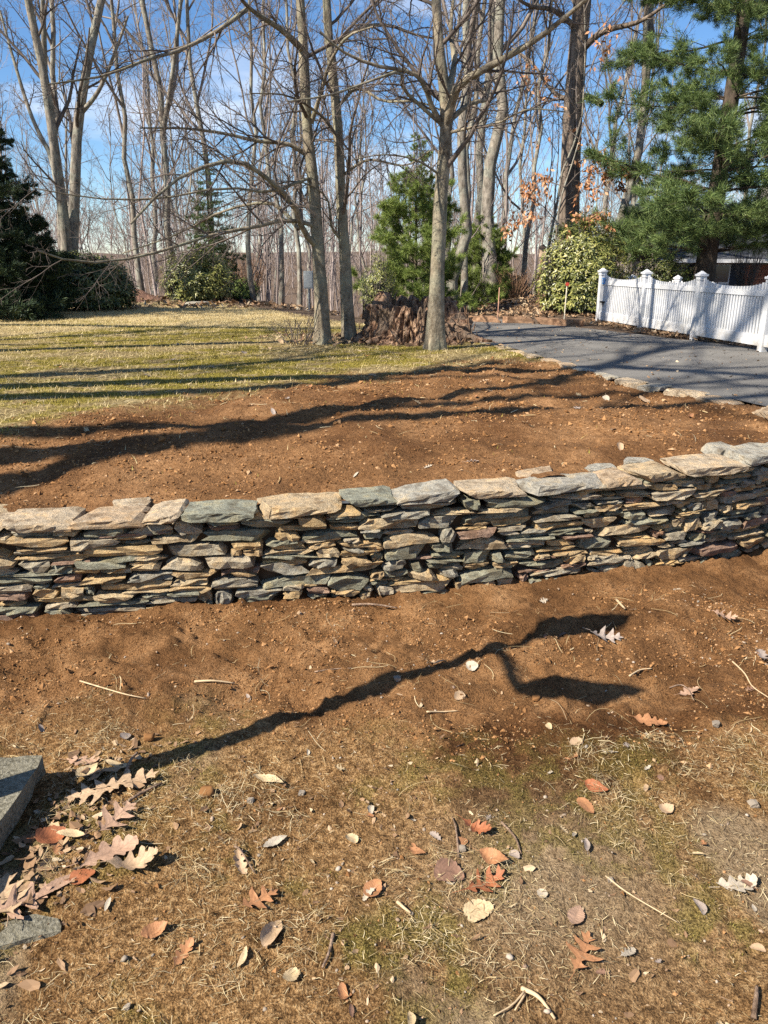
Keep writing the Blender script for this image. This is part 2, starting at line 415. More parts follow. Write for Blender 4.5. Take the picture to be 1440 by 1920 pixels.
M['brownleaf'] = mat_leafy('clinging_leaf', [(0, (.30, .12, .05)), (.5, (.42, .2, .09)), (1, (.52, .3, .17))], .7, .3)
M['litter'] = mat_leafy('leaf_litter', [(0, (.11, .062, .032)), (.5, (.25, .15, .08)), (.85, (.38, .26, .15)), (1, (.48, .38, .25))], .75, .3)
M['white'] = mat_plain('white_vinyl', (.60, .60, .605), .4, .4, var=.06, sc=3)
k = NT('white_vinyl_fence', .4, .4); p = k.pos(); sx = k.n('ShaderNodeSeparateXYZ'); k.l(p, sx.inputs[0])
mr = k.n('ShaderNodeMapRange'); mr.inputs[1].default_value, mr.inputs[2].default_value, mr.inputs[3].default_value, mr.inputs[4].default_value = .66, .98, 1, 0; k.l(sx.outputs[2], mr.inputs[0])
st = k.math('MULTIPLY', mr.outputs[0], k.ramp(k.noise(p, 9, 6, .7), [(.42, (0, 0, 0)), (.62, (.8, .8, .8))]))
k.col(k.mix(st, k.ramp(k.noise(p, 2.2, 5, .65), [(.35, (.53, .53, .52)), (.6, (.63, .63, .635))]), (.36, .31, .24))); M['fence'] = k.m
M['black'] = mat_plain('black_metal', (.02, .02, .02), .5, .4)
M['slab'] = mat_stone('slab_stone')
k = NT('step_stone', .9, .2); p = k.pos(); n1 = k.noise(p, 14, 5, .65); n2 = k.noise(p, 90, 4, .7)
k.col(k.mix(k.ramp(n2, [(.4, (0, 0, 0)), (.65, (1, 1, 1))]), k.ramp(n1, [(.3, (.06, .054, .036)), (.5, (.12, .108, .075)), (.7, (.2, .18, .125))]), (.27, .25, .19))); k.bump(k.math('ADD', n1, n2), .8, .015)
M['slab'] = k.m

# ------------------------------------------------------------------ the ground sheets
def axis(lo, hi, segs):
    """segs: list of (start, end, step), outside: growing steps"""
    a = list(np.arange(segs[0], segs[1], segs[2]))
    st = segs[2]; x = a[-1]; right = []
    while x < hi: st *= 1.13; x += st; right.append(x)
    st = segs[2]; x = a[0]; left = []
    while x > lo: st *= 1.13; x -= st; left.append(x)
    return np.array(left[::-1] + a + right)
def gridF(nx, ny):
    i = np.arange(ny - 1)[:, None] * nx; j = np.arange(nx - 1)[None]
    a = (i + j).reshape(-1); return np.stack([a, a + 1, a + nx + 1, a + nx], 1)

xs = axis(-60, 60, (-2.8, 3.2, .0135)); vs = axis(-30, 7.5, (.85, 4.9, .0125))
X, Y = np.meshgrid(xs, vs); X0 = X.copy()
Y = np.minimum(Y, wall_y(X) + .16)                    # the sheet runs just under the wall
Z = zlow(X, Y)
fr = fresh_mask(X, Y)
ms = .8 * smooth(.47, .62, fbm(X, Y, 2.3, 5, 41)) * (1 - fr) * (.55 + .45 * smooth(2.3, 1.4, Y))
ms = ms * smooth(.35, .55, fbm(X, Y, 14, 3, 42))
sd = np.maximum(smooth(.55, .66, fbm(X, Y, 1.5, 3, 43)), np.exp(-(((X - .55) / .4) ** 2 + ((Y - 1.95) / .32) ** 2)) * 1.1) * (1 - fr)
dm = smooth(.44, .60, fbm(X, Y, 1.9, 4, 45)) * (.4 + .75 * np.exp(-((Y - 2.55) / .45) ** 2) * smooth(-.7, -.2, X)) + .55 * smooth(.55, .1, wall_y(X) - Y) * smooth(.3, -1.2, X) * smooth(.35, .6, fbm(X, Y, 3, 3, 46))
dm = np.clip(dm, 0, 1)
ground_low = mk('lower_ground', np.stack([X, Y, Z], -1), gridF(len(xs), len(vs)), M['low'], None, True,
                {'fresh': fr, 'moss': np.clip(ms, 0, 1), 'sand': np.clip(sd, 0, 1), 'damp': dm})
tag(ground_low, kind='structure')

xs = axis(-420, 420, (-5.2, 4.0, .036)); vs = np.concatenate([np.arange(0, 6, .034), 6 + np.cumsum(.034 * 1.022 ** np.arange(260))])
vs = vs[vs < 420]; vs = np.append(vs, [500.])
X, Vv = np.meshgrid(xs, vs)
Y = wall_y(X) + .14 + Vv
Z = zt(X, Y)
bm_ = bed_mask(X, Y)
yc = np.interp(X, [-60, -5.3, -1.1, .2, 1.2, 2.6, 60], [24, 23.6, 16, 14.2, 13.2, 13, 13])
wood = smooth(-.3, .6, Y - yc + (fbm(X, Y, .8, 3, 51) - .5) * 1.5)
wood = np.maximum(wood, smooth(1.0, .55, np.hypot((X - .25) / 1.9, (Y - 12.9) / 1.5)) * .8)
wood = np.maximum(wood, smooth(2.4, 3.2, X) * (~inside(DPOLY, X, Y)) * smooth(8, 9, Y))
wood = np.maximum(wood, smooth(-5.2, -6.5, X) * smooth(19.5, 21, Y))
mo = smooth(.34, .56, fbm(X, Y * 1.6, .9, 5, 52)) * smooth(.28, .54, fbm(X, Y, 6, 4, 54)) * smooth(19, 13.5, Y + (fbm(X, Y, .7, 2, 53) - .5) * 3) * (1 - bm_)
up = mk('terrace_ground', np.stack([X, Y, Z], -1), gridF(len(xs), len(vs)), M['up'], None, True, {'bed': bm_, 'wood': wood, 'moss': mo, 'thatch': smooth(15.5, 12.5, Y + (fbm(X, Y, .8, 3, 55) - .5) * 4)})
tag(up, kind='structure')

# driveway: one sheet between its two edges
n = 90
A = catmull(np.c_[DL, np.zeros(len(DL))], n)[:, :2]; B_ = catmull(np.c_[DR, np.zeros(len(DR))], n)[:, :2]
u = np.linspace(0, 1, 24)
D = A[:, None] * (1 - u)[None, :, None] + B_[:, None] * u[None, :, None]
j = (fbm(D[..., 0], D[..., 1], 3, 3, 61) - .5) * .12
D[:, 0, 0] += j[:, 0]; D[:, -1, 0] += j[:, -1] * 2
dz = zt_base(D[..., 0], D[..., 1]) + .012
dd = mk('driveway', np.concatenate([D, dz[..., None]], -1), gridF(24, n), M['asphalt'], None, True); tag(dd, kind='structure')

# ------------------------------------------------------------------ dry stone wall
def stone_variant(seed, nx=5, ny=3, nz=3, cuts=7, rough=.05, zr=1.3, cut=(.76, .95)):
    g = np.random.default_rng(seed)
    idx, V, F = {}, [], []
    def vid(i, j, k_):
        if (i, j, k_) not in idx:
            idx[(i, j, k_)] = len(V); V.append((i / (nx - 1) - .5, j / (ny - 1) - .5, k_ / (nz - 1) - .5))
        return idx[(i, j, k_)]
    for i in range(nx - 1):
        for j in range(ny - 1):
            F.append([vid(i, j, 0), vid(i, j + 1, 0), vid(i + 1, j + 1, 0), vid(i + 1, j, 0)])
            F.append([vid(i, j, nz - 1), vid(i + 1, j, nz - 1), vid(i + 1, j + 1, nz - 1), vid(i, j + 1, nz - 1)])
    for i in range(nx - 1):
        for k_ in range(nz - 1):
            F.append([vid(i, 0, k_), vid(i + 1, 0, k_), vid(i + 1, 0, k_ + 1), vid(i, 0, k_ + 1)])
            F.append([vid(i, ny - 1, k_), vid(i, ny - 1, k_ + 1), vid(i + 1, ny - 1, k_ + 1), vid(i + 1, ny - 1, k_)])
    for j in range(ny - 1):
        for k_ in range(nz - 1):
            F.append([vid(0, j, k_), vid(0, j, k_ + 1), vid(0, j + 1, k_ + 1), vid(0, j + 1, k_)])
            F.append([vid(nx - 1, j, k_), vid(nx - 1, j + 1, k_), vid(nx - 1, j + 1, k_ + 1), vid(nx - 1, j, k_ + 1)])
    V = np.array(V)
    V += g.normal(0, rough, V.shape) * np.array([.8, 1, zr])
    # long tilt of the top and bottom, then chips cut from the corners
    V[:, 2] += V[:, 0] * g.normal(0, .10) + (V[:, 2] * V[:, 0]) * g.normal(0, .4)
    for _ in range(cuts):
        nn = unit(g.normal(0, 1, 3) * np.array([1.1, 1., 1.0])); dd_ = np.abs(nn) @ np.array([.5, .5, .5]) * g.uniform(*cut)
        ex = np.maximum(V @ nn - dd_, 0); V -= ex[:, None] * nn
    for s in (-1, 1):                                       # blunt, ragged ends
        nn = unit(np.array([s, g.normal(0, .35), g.normal(0, .5)])); ex = np.maximum(V @ nn - .44, 0); V -= ex[:, None] * nn
    V[:, 2] /= np.ptp(V[:, 2]) ; V[:, 0] /= np.ptp(V[:, 0]); V[:, 1] /= np.ptp(V[:, 1])
    return V, np.array(F)
NV = 26
SV = [stone_variant(100 + i) for i in range(NV)]
SM = [mesh('stone', v, f, M['stone']) for v, f in SV]
CVv = [stone_variant(300 + i, 9, 6, 4, 7, .018, .8, (.88, .99)) for i in range(12)]
CM = [mesh('capstone', v, f, M['cap']) for v, f in CVv]
wp = catmull(np.c_[WALL, np.zeros(len(WALL))], 400)[:, :2]
ws = np.concatenate([[0], np.cumsum(np.linalg.norm(np.diff(wp, axis=0), axis=1))])
def wall_at(s):
    p = np.array([np.interp(s, ws, wp[:, 0]), np.interp(s, ws, wp[:, 1])])
    q = np.array([np.interp(s + .02, ws, wp[:, 0]), np.interp(s + .02, ws, wp[:, 1])]); r_ = np.array([np.interp(s - .02, ws, wp[:, 0]), np.interp(s - .02, ws, wp[:, 1])])
    t = unit(q - r_); return p, t
wall = thing('retaining_wall', 'curving dry stone retaining wall of stacked flat fieldstones below the bare soil bed', 'wall', (0, 4.14, 0))
g = np.random.default_rng(12)
LW = ws[-1]; ds = .01; NS = int(LW / ds)
skyl = np.zeros(NS); top = np.zeros(NS); base = np.zeros(NS)
for i in range(NS):
    p, t = wall_at(i * ds); base[i] = float(zlow(p[0], p[1] - .05)) - .05
    if p[1] > 5: base[i] = max(base[i], .0)
    top[i] = float(wall_top(p[0])) - .066 + .015 * math.sin(i * .021) + .012 * math.sin(i * .057 + 1)
skyl[:] = base
placed = []
guard = 0
while guard < 5000:
    guard += 1
    room = top - skyl
    if room.max() < .012: break
    cand = np.where(room > .012, skyl - base * .5, 9)
    i0 = int(np.argmin(cand))
    z0 = skyl[i0]
    a = i0
    while a > 0 and abs(skyl[a - 1] - z0) < .014: a -= 1
    b = i0
    while b < NS - 1 and abs(skyl[b + 1] - z0) < .014: b += 1
    span = (b - a + 1) * ds
    big = g.random()
    wdt = g.uniform(.22, .44) if big < .42 else g.uniform(.12, .26)
    h = g.uniform(.055, .085) if big > .93 or big < .10 else (g.uniform(.03, .052) if g.random() < .55 else g.uniform(.015, .028))
    if span < wdt * 1.3: wdt = span if span < .38 else wdt
    if wdt < .035:                                            # a slit too narrow for a stone: bridge it
        skyl[a:b + 1] = min(skyl[a - 1] if a > 0 else 9, skyl[b + 1] if b < NS - 1 else 9) if (a > 0 or b < NS - 1) else z0 + .02
        continue
    if wdt < .07: h = min(h, .035)
    if span > wdt * 1.05:
        left = g.random() < .5
        s0 = a if left else b + 1 - int(wdt / ds)
        if span - wdt < .05: s0 = a; wdt = span
    else: s0 = a
    s1 = min(NS, s0 + max(3, int(round(wdt / ds)))); s0 = max(0, s0)
    rm = float(np.mean(top[s0:s1] - z0))
    if rm < h + .016: h = max(rm, .012)
    zz = float(np.max(skyl[s0:s1]))
    zz = zz if zz - z0 < .012 else z0
    skyl[s0:s1] = zz + h
    placed.append(((s0 + s1) / 2 * ds, (s1 - s0) * ds, zz, h))
# the 300 that show largest are stones of their own, the rest one joined part
def vis(q):
    p, t = wall_at(q[0]); return q[1] * q[3] / (p[0] ** 2 + p[1] ** 2) * (1 if -2.45 < p[0] < 2.75 and q[3] > .016 else 1e-3)
placed.sort(key=vis, reverse=True)
def put_stone(q, own):
    s, wdt, zz, h = q
    p, t = wall_at(s); nrm = np.array([t[1], -t[0]])
    dep = g.uniform(.16, .24); out = g.uniform(-.03, .016) + (.012 if h > .05 else 0)
    c = p + nrm * (out - dep / 2)
    rz = math.atan2(t[1], t[0]) + g.normal(0, .05)
    ry = g.normal(0, .022); rx = g.normal(0, .05)
    sc = (wdt * g.uniform(1.0, 1.06), dep, max(h * g.uniform(1.0, 1.14), .014))
    fl = g.random() < .5
    mtx = Matrix.Translation((c[0], c[1], zz + h / 2)) @ Matrix.Rotation(rz + (math.pi if fl else 0), 4, 'Z') @ Matrix.Rotation(ry, 4, 'Y') @ Matrix.Rotation(rx, 4, 'X') @ Matrix.Diagonal((*sc, 1))
    i = int(g.integers(NV))
    if own:
        o = bpy.data.objects.new('stone', SM[i]); link(o, wall)
        o.matrix_local = Matrix.Translation(-Vector(ORG[wall.name])) @ mtx
    else:
        mm = np.array(mtx); v, f = SV[i]
        return v @ mm[:3, :3].T + mm[:3, 3], f
for q in placed[:300]: put_stone(q, True)
rest = [put_stone(q, False) for q in placed[300:]]
V, F = join(rest); tag(mk('small_stones', V, F, M['stone'], wall), kind='stuff')
# dark packed fill behind the face
ss = np.linspace(0.02, LW - .02, 160); P_ = np.array([wall_at(s)[0] for s in ss]); T_ = np.array([wall_at(s)[1] for s in ss]); N_ = np.stack([T_[:, 1], -T_[:, 0]], 1)
prof = [(-.085, -.12), (-.085, 0), (-.30, 0), (-.30, -.12)]
Vc = []
for (off, zo) in prof:
    q = P_ + N_ * off; zz_ = np.array([wall_top(x) for x in P_[:, 0]]) - .115 if zo == 0 else np.full(len(ss), -.1)
    Vc.append(np.c_[q, zz_])
Vc = np.stack(Vc, 1).reshape(-1, 3); m_ = len(ss)
Fc = np.concatenate([np.stack([np.arange(m_ - 1) * 4 + a, np.arange(m_ - 1) * 4 + 4 + a, np.arange(m_ - 1) * 4 + 4 + b, np.arange(m_ - 1) * 4 + b], 1) for a, b in ((0, 1), (1, 2), (2, 3))])
M['fill'] = mat_plain('packed_earth_fill', (.06, .04, .025), .95, .1, var=.3)
mk('earth_fill', Vc, Fc, M['fill'], wall)
# capstones: big flat slabs on the front edge, smaller ones tucked behind
s = .1
capi = 0
while s < LW - .1:
    ln = g.uniform(.30, .54) if g.random() < .78 else g.uniform(.18, .28)
    p, t = wall_at(s + ln / 2); nrm = np.array([t[1], -t[0]])
    th = g.uniform(.045, .07); dep = g.uniform(.24, .34)
    if p[0] > 2.75: dep *= .95
    c = p + nrm * (g.uniform(-.0, .035) - dep / 2)
    zt_ = float(wall_top(p[0])) + g.normal(0, .003)
    o = bpy.data.objects.new('capstone', CM[int(g.integers(12))]); link(o, wall)
    p2, _ = wall_at(s + ln); p1, _ = wall_at(s)
    dzz = float(wall_top(p2[0]) - wall_top(p1[0])) / ln
    o.matrix_local = Matrix.Translation(-Vector(ORG[wall.name])) @ Matrix.Translation((c[0], c[1], zt_ - th / 2)) @ Matrix.Rotation(math.atan2(t[1], t[0]) + g.normal(0, .05), 4, 'Z') @ Matrix.Rotation(-math.atan(dzz) * .6 + g.normal(0, .012), 4, 'Y') @ Matrix.Rotation(g.normal(0, .02), 4, 'X') @ Matrix.Diagonal((ln * 1.02, dep, th, 1))
    if g.random() < .6 and p[0] < 2.75:
        l2 = g.uniform(.15, .3); c2 = p - nrm * (dep + .04) + t * g.uniform(-.12, .12)
        o = bpy.data.objects.new('capstone', CM[int(g.integers(12))]); link(o, wall)
        o.matrix_local = Matrix.Translation(-Vector(ORG[wall.name])) @ Matrix.Translation((c2[0], c2[1], zt_ - .038)) @ Matrix.Rotation(math.atan2(t[1], t[0]) + g.normal(0, .3), 4, 'Z') @ Matrix.Rotation(g.normal(0, .05), 4, 'X') @ Matrix.Diagonal((l2, g.uniform(.12, .2), .07, 1))
    s += ln + g.uniform(-.014, .004)

# flat edging stones along the driveway
edge = thing('stone_edging', 'row of flat fieldstones set along the near edge of the driveway', 'edging', (2.4, 9, .64))
ep = catmull(np.c_[DL[1:7], np.zeros(6)], 300)[:, :2]
es = np.concatenate([[0], np.cumsum(np.linalg.norm(np.diff(ep, axis=0), axis=1))]); s = 0
while s < es[-1] - .3:
    ln = g.uniform(.28, .55)
    p = np.array([np.interp(s + ln / 2, es, ep[:, 0]), np.interp(s + ln / 2, es, ep[:, 1])]); q = np.array([np.interp(s + ln / 2 + .05, es, ep[:, 0]), np.interp(s + ln / 2 + .05, es, ep[:, 1])])
    t = unit(q - p); c = p + np.array([-t[1], t[0]]) * g.uniform(.02, .09)
    o = bpy.data.objects.new('flagstone', CM[int(g.integers(12))]); link(o, edge)
    o.matrix_local = Matrix.Translation((c[0] - 2.4, c[1] - 9, float(zt_base(c[0], c[1])) + g.uniform(-.02, -.002) - .64)) @ Matrix.Rotation(math.atan2(t[1], t[0]) + g.normal(0, .12), 4, 'Z') @ Matrix.Rotation(g.normal(0, .04), 4, 'X') @ Matrix.Diagonal((ln, g.uniform(.16, .25), g.uniform(.06, .08), 1))
    s += ln * g.uniform(.97, 1.2)

# stone step at the left edge of the lower ground, and a thin slab sunk beside it
def rough_block(x0, x1, y0, y1, z0, z1, nx, ny, nz, amp, seed):
    gg = np.random.default_rng(seed)
    v, f = stone_variant(seed, nx, ny, nz, 0, 0.0)
    V = v + gg.normal(0, 1, v.shape) * amp / np.array([x1 - x0, y1 - y0, z1 - z0])
    V = np.clip(V, -.5, .5) * .99 + V * .01
    return V * np.array([x1 - x0, y1 - y0, z1 - z0]) + np.array([(x0 + x1) / 2, (y0 + y1) / 2, (z0 + z1) / 2]), f
v, f = rough_block(-2.75, -1.275, 1.2, 2.46, -.12, .115, 22, 20, 6, .008, 71)
tag(mk('stone_step', v, f, M['slab']), 'weathered grey stone step slab at the edge of the lower ground, partly in shade', 'step')
v, f = stone_variant(411, 7, 5, 3, 8, .03)
c = GL(40, 1752); v = v * np.array([.24, .10, .05]); a_ = .35
v = np.stack([v[:, 0] * math.cos(a_) - v[:, 1] * math.sin(a_), v[:, 0] * math.sin(a_) + v[:, 1] * math.cos(a_), v[:, 2]], 1) + c
tag(mk('flat_stone', v, f, M['slab']), 'thin grey green flat stone sunk in the mossy ground below the stone step', 'stone')

# ------------------------------------------------------------------ trees
def spawn(P, Rr, m, t0, t1, ang, lenf, n, rng_, wig=.12, trop=.0, rk=.6, minr=.003, flat=1.0, lenmin=0, tip=.3):
    """m child branches on each parent polyline"""
    B, n0, _ = P.shape
    Ls = np.linalg.norm(np.diff(P, axis=1), axis=2).sum(1)
    t = t0 + (t1 - t0) * (np.arange(m)[None] + rng_.random((B, m))) / m
    x = t * (n0 - 1); i = np.minimum(x.astype(int), n0 - 2); f = (x - i)[..., None]
    b = np.arange(B)[:, None]
    p = P[b, i] * (1 - f) + P[b, i + 1] * f
    r = Rr[b, i] * (1 - f[..., 0]) + Rr[b, i + 1] * f[..., 0]
    T = unit(P[b, i + 1] - P[b, i])
    az = rng_.random((B, 1)) * 6.28 + np.arange(m)[None] * 2.4 + rng_.normal(0, .4, (B, m))
    ref = np.where(np.abs(T[..., 2:3]) > .85, np.array([1., 0, 0]), np.array([0, 0, 1.]))
    U = unit(np.cross(T, ref)); W = np.cross(T, U)
    an = ang + rng_.normal(0, .16, (B, m))
    d_ = T * np.cos(an)[..., None] + (U * np.cos(az)[..., None] + W * np.sin(az)[..., None] * flat) * np.sin(an)[..., None]
    ln = np.maximum(Ls[:, None] * lenf * (1.08 - .7 * t) * rng_.uniform(.65, 1.25, (B, m)), lenmin)
    r0 = np.maximum(np.minimum(r * rk, ln * .022), minr)
    d_ = unit(d_).reshape(-1, 3); p = p.reshape(-1, 3); ln = ln.reshape(-1); r0 = r0.reshape(-1)
    Q = np.empty((len(p), n, 3)); Q[:, 0] = p
    for k_ in range(1, n):
        d_ = unit(d_ + rng_.normal(0, wig, d_.shape) + np.array([0, 0, trop]))
        p = p + d_ * (ln / (n - 1))[:, None]; Q[:, k_] = p
    Rq = r0[:, None] * np.linspace(1, tip, n)[None]
    return Q, Rq

def flare(n, amount=.5, pw=10): return 1 + amount * np.exp(-np.linspace(0, 1, n) * pw)

def bare_tree(seed, h=14., r=.2, limbs=9, t0=.35, dens=1.0, fork=False, up=.06, lean=(0, 0), n2=7, n3=7, n4=4, spread=.42, minr=.004):
    g = np.random.default_rng(seed)
    nn = 14
    zz = np.linspace(0, 1, nn)
    wob = np.cumsum(g.normal(0, .0095, (nn, 2)), 0) * h
    wob -= wob[0]
    T = np.stack([wob[:, 0] + lean[0] * h * zz ** 1.3, wob[:, 1] + lean[1] * h * zz ** 1.3, h * zz - .3], 1)
    Rr = r * (1 - .82 * zz ** .9) * flare(nn, .35, 16)
    trunk = [tubes(T, Rr, 10)]
    P1, R1 = spawn(T[None], Rr[None], limbs, t0, .97, .62, spread, 9, g, .1, up, .62, .02)
    if fork:
        f, fr_ = spawn(T[None], Rr[None], 2, .28, .5, .32, .72, 12, g, .05, .08, .8, .05, tip=.2)
        trunk.append(tubes(f, fr_, 8))
        e1, er1 = spawn(f, fr_, 6, .3, .97, .6, .4, 9, g, .1, up, .6, .02)
        P1 = np.concatenate([P1, e1]); R1 = np.concatenate([R1, er1])
        T2 = f
    P2, R2 = spawn(P1, R1, int(n2 * dens), .2, 1, .75, .46, 6, g, .14, up, .6, minr * 1.6)
    P3, R3 = spawn(P2, R2, int(n3 * dens), .15, 1, .75, .5, 5, g, .16, up * .6, .6, minr * 1.1)
    crown = [tubes(P1, R1, 6), tubes(P2, R2, 4), tubes(P3, R3, 3)]
    if n4:
        P4, R4 = spawn(P3, R3, n4, .15, 1, .7, .55, 4, g, .16, .03, .7, minr * .8, tip=.5)
        crown.append(tubes(P4, R4, 3))
    return join(trunk), join(crown)

def tree_thing(name, label, cat, tv, cv, mt, mc, loc=(0, 0, 0), group=None):
    t = thing(name, label, cat, (0, 0, 0), group)
    mk('trunk', tv[0], tv[1], mt, t, True); mk('crown', cv[0], cv[1], mc, t, True)
    t.location = loc
    return t

# ---- the three beech like trees beside the stump, their limbs laid along the ones in the photograph
def hero(label, base, pts, r, limbs, seed, side=10, twig=(9, 7, 5), extra=6, htop=5.0, droop=.0, group=None, rtop=.45):
    """pts: photo pixels up the trunk; limbs: list of (pixel list, depth change, radius, droop)"""
    Y0 = base[1]
    g = np.random.default_rng(seed)
    line = [np.array(base) - (0, 0, .25)] + [atY(a, b, Y0) for a, b in pts]
    up_ = unit(line[-1] - line[-3]); line += [line[-1] + up_ * htop * .5 + (g.normal(0, .15), 0, 0), line[-1] + up_ * htop]
    T = catmull(line, 26); zz = np.linspace(0, 1, 26)
    Rr = r * (1 - (1 - rtop) * zz) * flare(26, .75, 22); Rr[-4:] *= [.8, .6, .4, .2]
    t = thing('beech_tree', label, 'tree', (base[0], base[1], base[2]), group)
    # trunk skin with a little swelling
    v, f = tubes(T, Rr, 16); vv = v.reshape(26, 16, 3); ctr = T[:, None]
    bumpy = 1 + (fbm(np.arange(16)[None] * .9 + 0 * zz[:, None], zz[:, None] * 22, 1, 2, seed) - .5) * .22
    ang_ = np.arange(16) * 2 * np.pi / 16
    rootl = 1 + .35 * np.exp(-zz * 26)[:, None] * np.cos(ang_ * 4 + seed)[None]
    v = (ctr + (vv - ctr) * (bumpy * rootl)[..., None]).reshape(-1, 3)
    mk('trunk', v, f, M['beech'], t, True)
    LP, LR = [], []
    for q in limbs:
        px, dY, lr = q[0], q[1], q[2]
        m = len(px)
        pp = [atY(a, b, Y0 + dY * (i_ / (m - 1)) ** 1.2) for i_, (a, b) in enumerate(px)]
        c_ = catmull(pp, 12); lr = lr * .78; LP.append(c_); LR.append(lr * (1 - .72 * np.linspace(0, 1, 12)))
        v, f = tubes(c_, LR[-1], 9); mk('limb', v, f, M['beech'], t, True)
    P1 = np.stack(LP) if LP else np.zeros((0, 12, 3)); R1 = np.stack(LR) if LR else np.zeros((0, 12))
    if extra:
        e, er = spawn(T[None], Rr[None], extra, .3, .98, 1.0, .3, 12, g, .09, .045, .42, .012)
        P1 = np.concatenate([P1, e]); R1 = np.concatenate([R1, er]); ex = [tubes(e, er, 6)]
    else: ex = []
    P2, R2 = spawn(P1, R1, twig[0], .12, 1, .75, .42, 7, g, .13, droop, .55, .0042)
    P3, R3 = spawn(P2, R2, twig[1], .12, 1, .7, .5, 6, g, .13, droop * .6, .6, .0026)
    P4, R4 = spawn(P3, R3, twig[2], .15, 1, .7, .5, 4, g, .14, .02, .7, .0019, tip=.6)
    V, F = join(ex + [tubes(P2, R2, 4), tubes(P3, R3, 3), tubes(P4, R4, 3)])
    mk('crown', V, F, M['twig'], t, True)
    return t

b1 = G(606, 645); b2 = G(658, 640); b3 = G(816, 655)
hero('slim grey tree at the lawn edge, farther from the stump of the pair', b1,
     [(602, 560), (597, 470), (588, 350), (577, 250), (570, 120), (563, 0)], .102,
     [([(596, 465), (568, 432), (552, 385), (505, 338), (450, 303), (385, 312), (315, 348), (245, 420)], -2.0, .06),
      ([(560, 430), (535, 400), (500, 380), (420, 395), (330, 440), (230, 475)], 1.2, .04),
      ([(577, 292), (540, 270), (480, 264), (420, 250), (350, 241), (262, 240)], -1.0, .045),
      ([(596, 425), (540, 412), (480, 425), (400, 440), (330, 462), (250, 484), (150, 492), (70, 470)], -2.8, .042),
      ([(569, 95), (530, 58), (470, 17), (430, -30)], -1.5, .062),
      ([(462, 18), (405, 60), (335, 95), (280, 110), (195, 142), (90, 158)], -2.4, .04),
      ([(584, 230), (600, 180), (618, 120), (650, 70), (700, 50)], -1.0, .045),
      ([(590, 330), (550, 345), (500, 360), (420, 352), (300, 372), (180, 372), (60, 352)], -2.2, .03)],
     31, twig=(12, 9, 4), droop=-.015, extra=5)
hero('slim grey tree of the pair that stands right against the stump', b2,
     [(650, 560), (646, 470), (641, 400), (634, 250), (622, 120), (612, 0)], .096,
     [([(634, 200), (670, 165), (720, 190), (780, 190), (850, 215)], -1.0, .035),
      ([(628, 80), (680, 52), (730, 48), (790, 68), (870, 78)], 1.0, .045),
      ([(640, 450), (622, 425), (612, 370), (560, 340), (500, 350)], -.8, .03),
      ([(641, 330), (690, 300), (760, 310), (810, 280)], -1.2, .03),
      ([(636, 260), (600, 215), (540, 180), (470, 175)], -1.6, .03)],
     32, twig=(11, 8, 5), extra=6)
hero('forked tree in front of the stump, thick limb reaching over the driveway', b3,
     [(818, 560), (822, 470), (826, 380), (833, 290), (836, 235), (832, 160), (824, 90), (818, 0)], .108,
     [([(834, 240), (848, 190), (866, 155), (930, 118), (1000, 78), (1060, 32), (1110, -10)], -1.2, .085),
      ([(836, 180), (852, 120), (845, 60), (850, 0), (858, -60)], 1.0, .06),
      ([(832, 240), (810, 200), (795, 160), (770, 135), (700, 122), (640, 95), (600, 60)], -.8, .05),
      ([(830, 235), (790, 200), (755, 165), (750, 135), (700, 150), (620, 178), (540, 190)], -1.5, .035),
      ([(838, 230), (880, 195), (915, 185), (900, 160), (950, 140)], 1.0, .05),
      ([(838, 250), (880, 240), (930, 232), (990, 205), (1060, 210)], -1.0, .028),
      ([(828, 330), (780, 300), (720, 290), (660, 300)], -1.0, .022)],
     33, twig=(12, 8, 4), extra=6)

# ---- bare woodland trees: prototypes, then copies
protos = []
for i, kw in enumerate([dict(h=17, r=.165, limbs=11, t0=.34, up=.1), dict(h=15, r=.13, limbs=10, t0=.3, up=.1), dict(h=19, r=.2, limbs=9, t0=.4, fork=True, dens=.8),
                        dict(h=12, r=.075, limbs=11, t0=.25, up=.1), dict(h=16, r=.13, limbs=8, t0=.3, fork=True, dens=.8, up=.1), dict(h=9, r=.045, limbs=10, t0=.18, dens=.9, up=.1)]):
    tv, cv = bare_tree(500 + i, **kw)
    mt = [M['pale'], M['bark'], M['bark'], M['bark'], M['bark'], M['pale']][i]
    protos.append((tv, cv, mt, kw['h'], kw['r']))
pm = [None] * 6
def place_bare(i, loc, label, group=None, h=None, rz=0., lean=(0, 0), name='bare_tree', wide=1.0):
    tv, cv, mt, h0, r0 = protos[i]
    if pm[i] is None:
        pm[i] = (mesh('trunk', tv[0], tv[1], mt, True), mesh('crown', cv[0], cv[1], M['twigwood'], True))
    t = thing(name, label, 'tree', loc, group)
    for nm, me in zip(('trunk', 'crown'), pm[i]):
        link(bpy.data.objects.new(nm, me), t)
    s = (h or h0) / h0
    t.scale = (s * wide, s * wide, s); t.rotation_euler = (lean[0], lean[1], rz)
    return t
def on(px, Y):
    """ground point at distance Y in the photo's column px (taken near the horizon)"""
    x = (px - 720) / FPX * (Y * math.cos(PITCH) + (CAM_H - .6) * math.sin(PITCH))
    return (x, Y, float(zt_base(x, Y)))

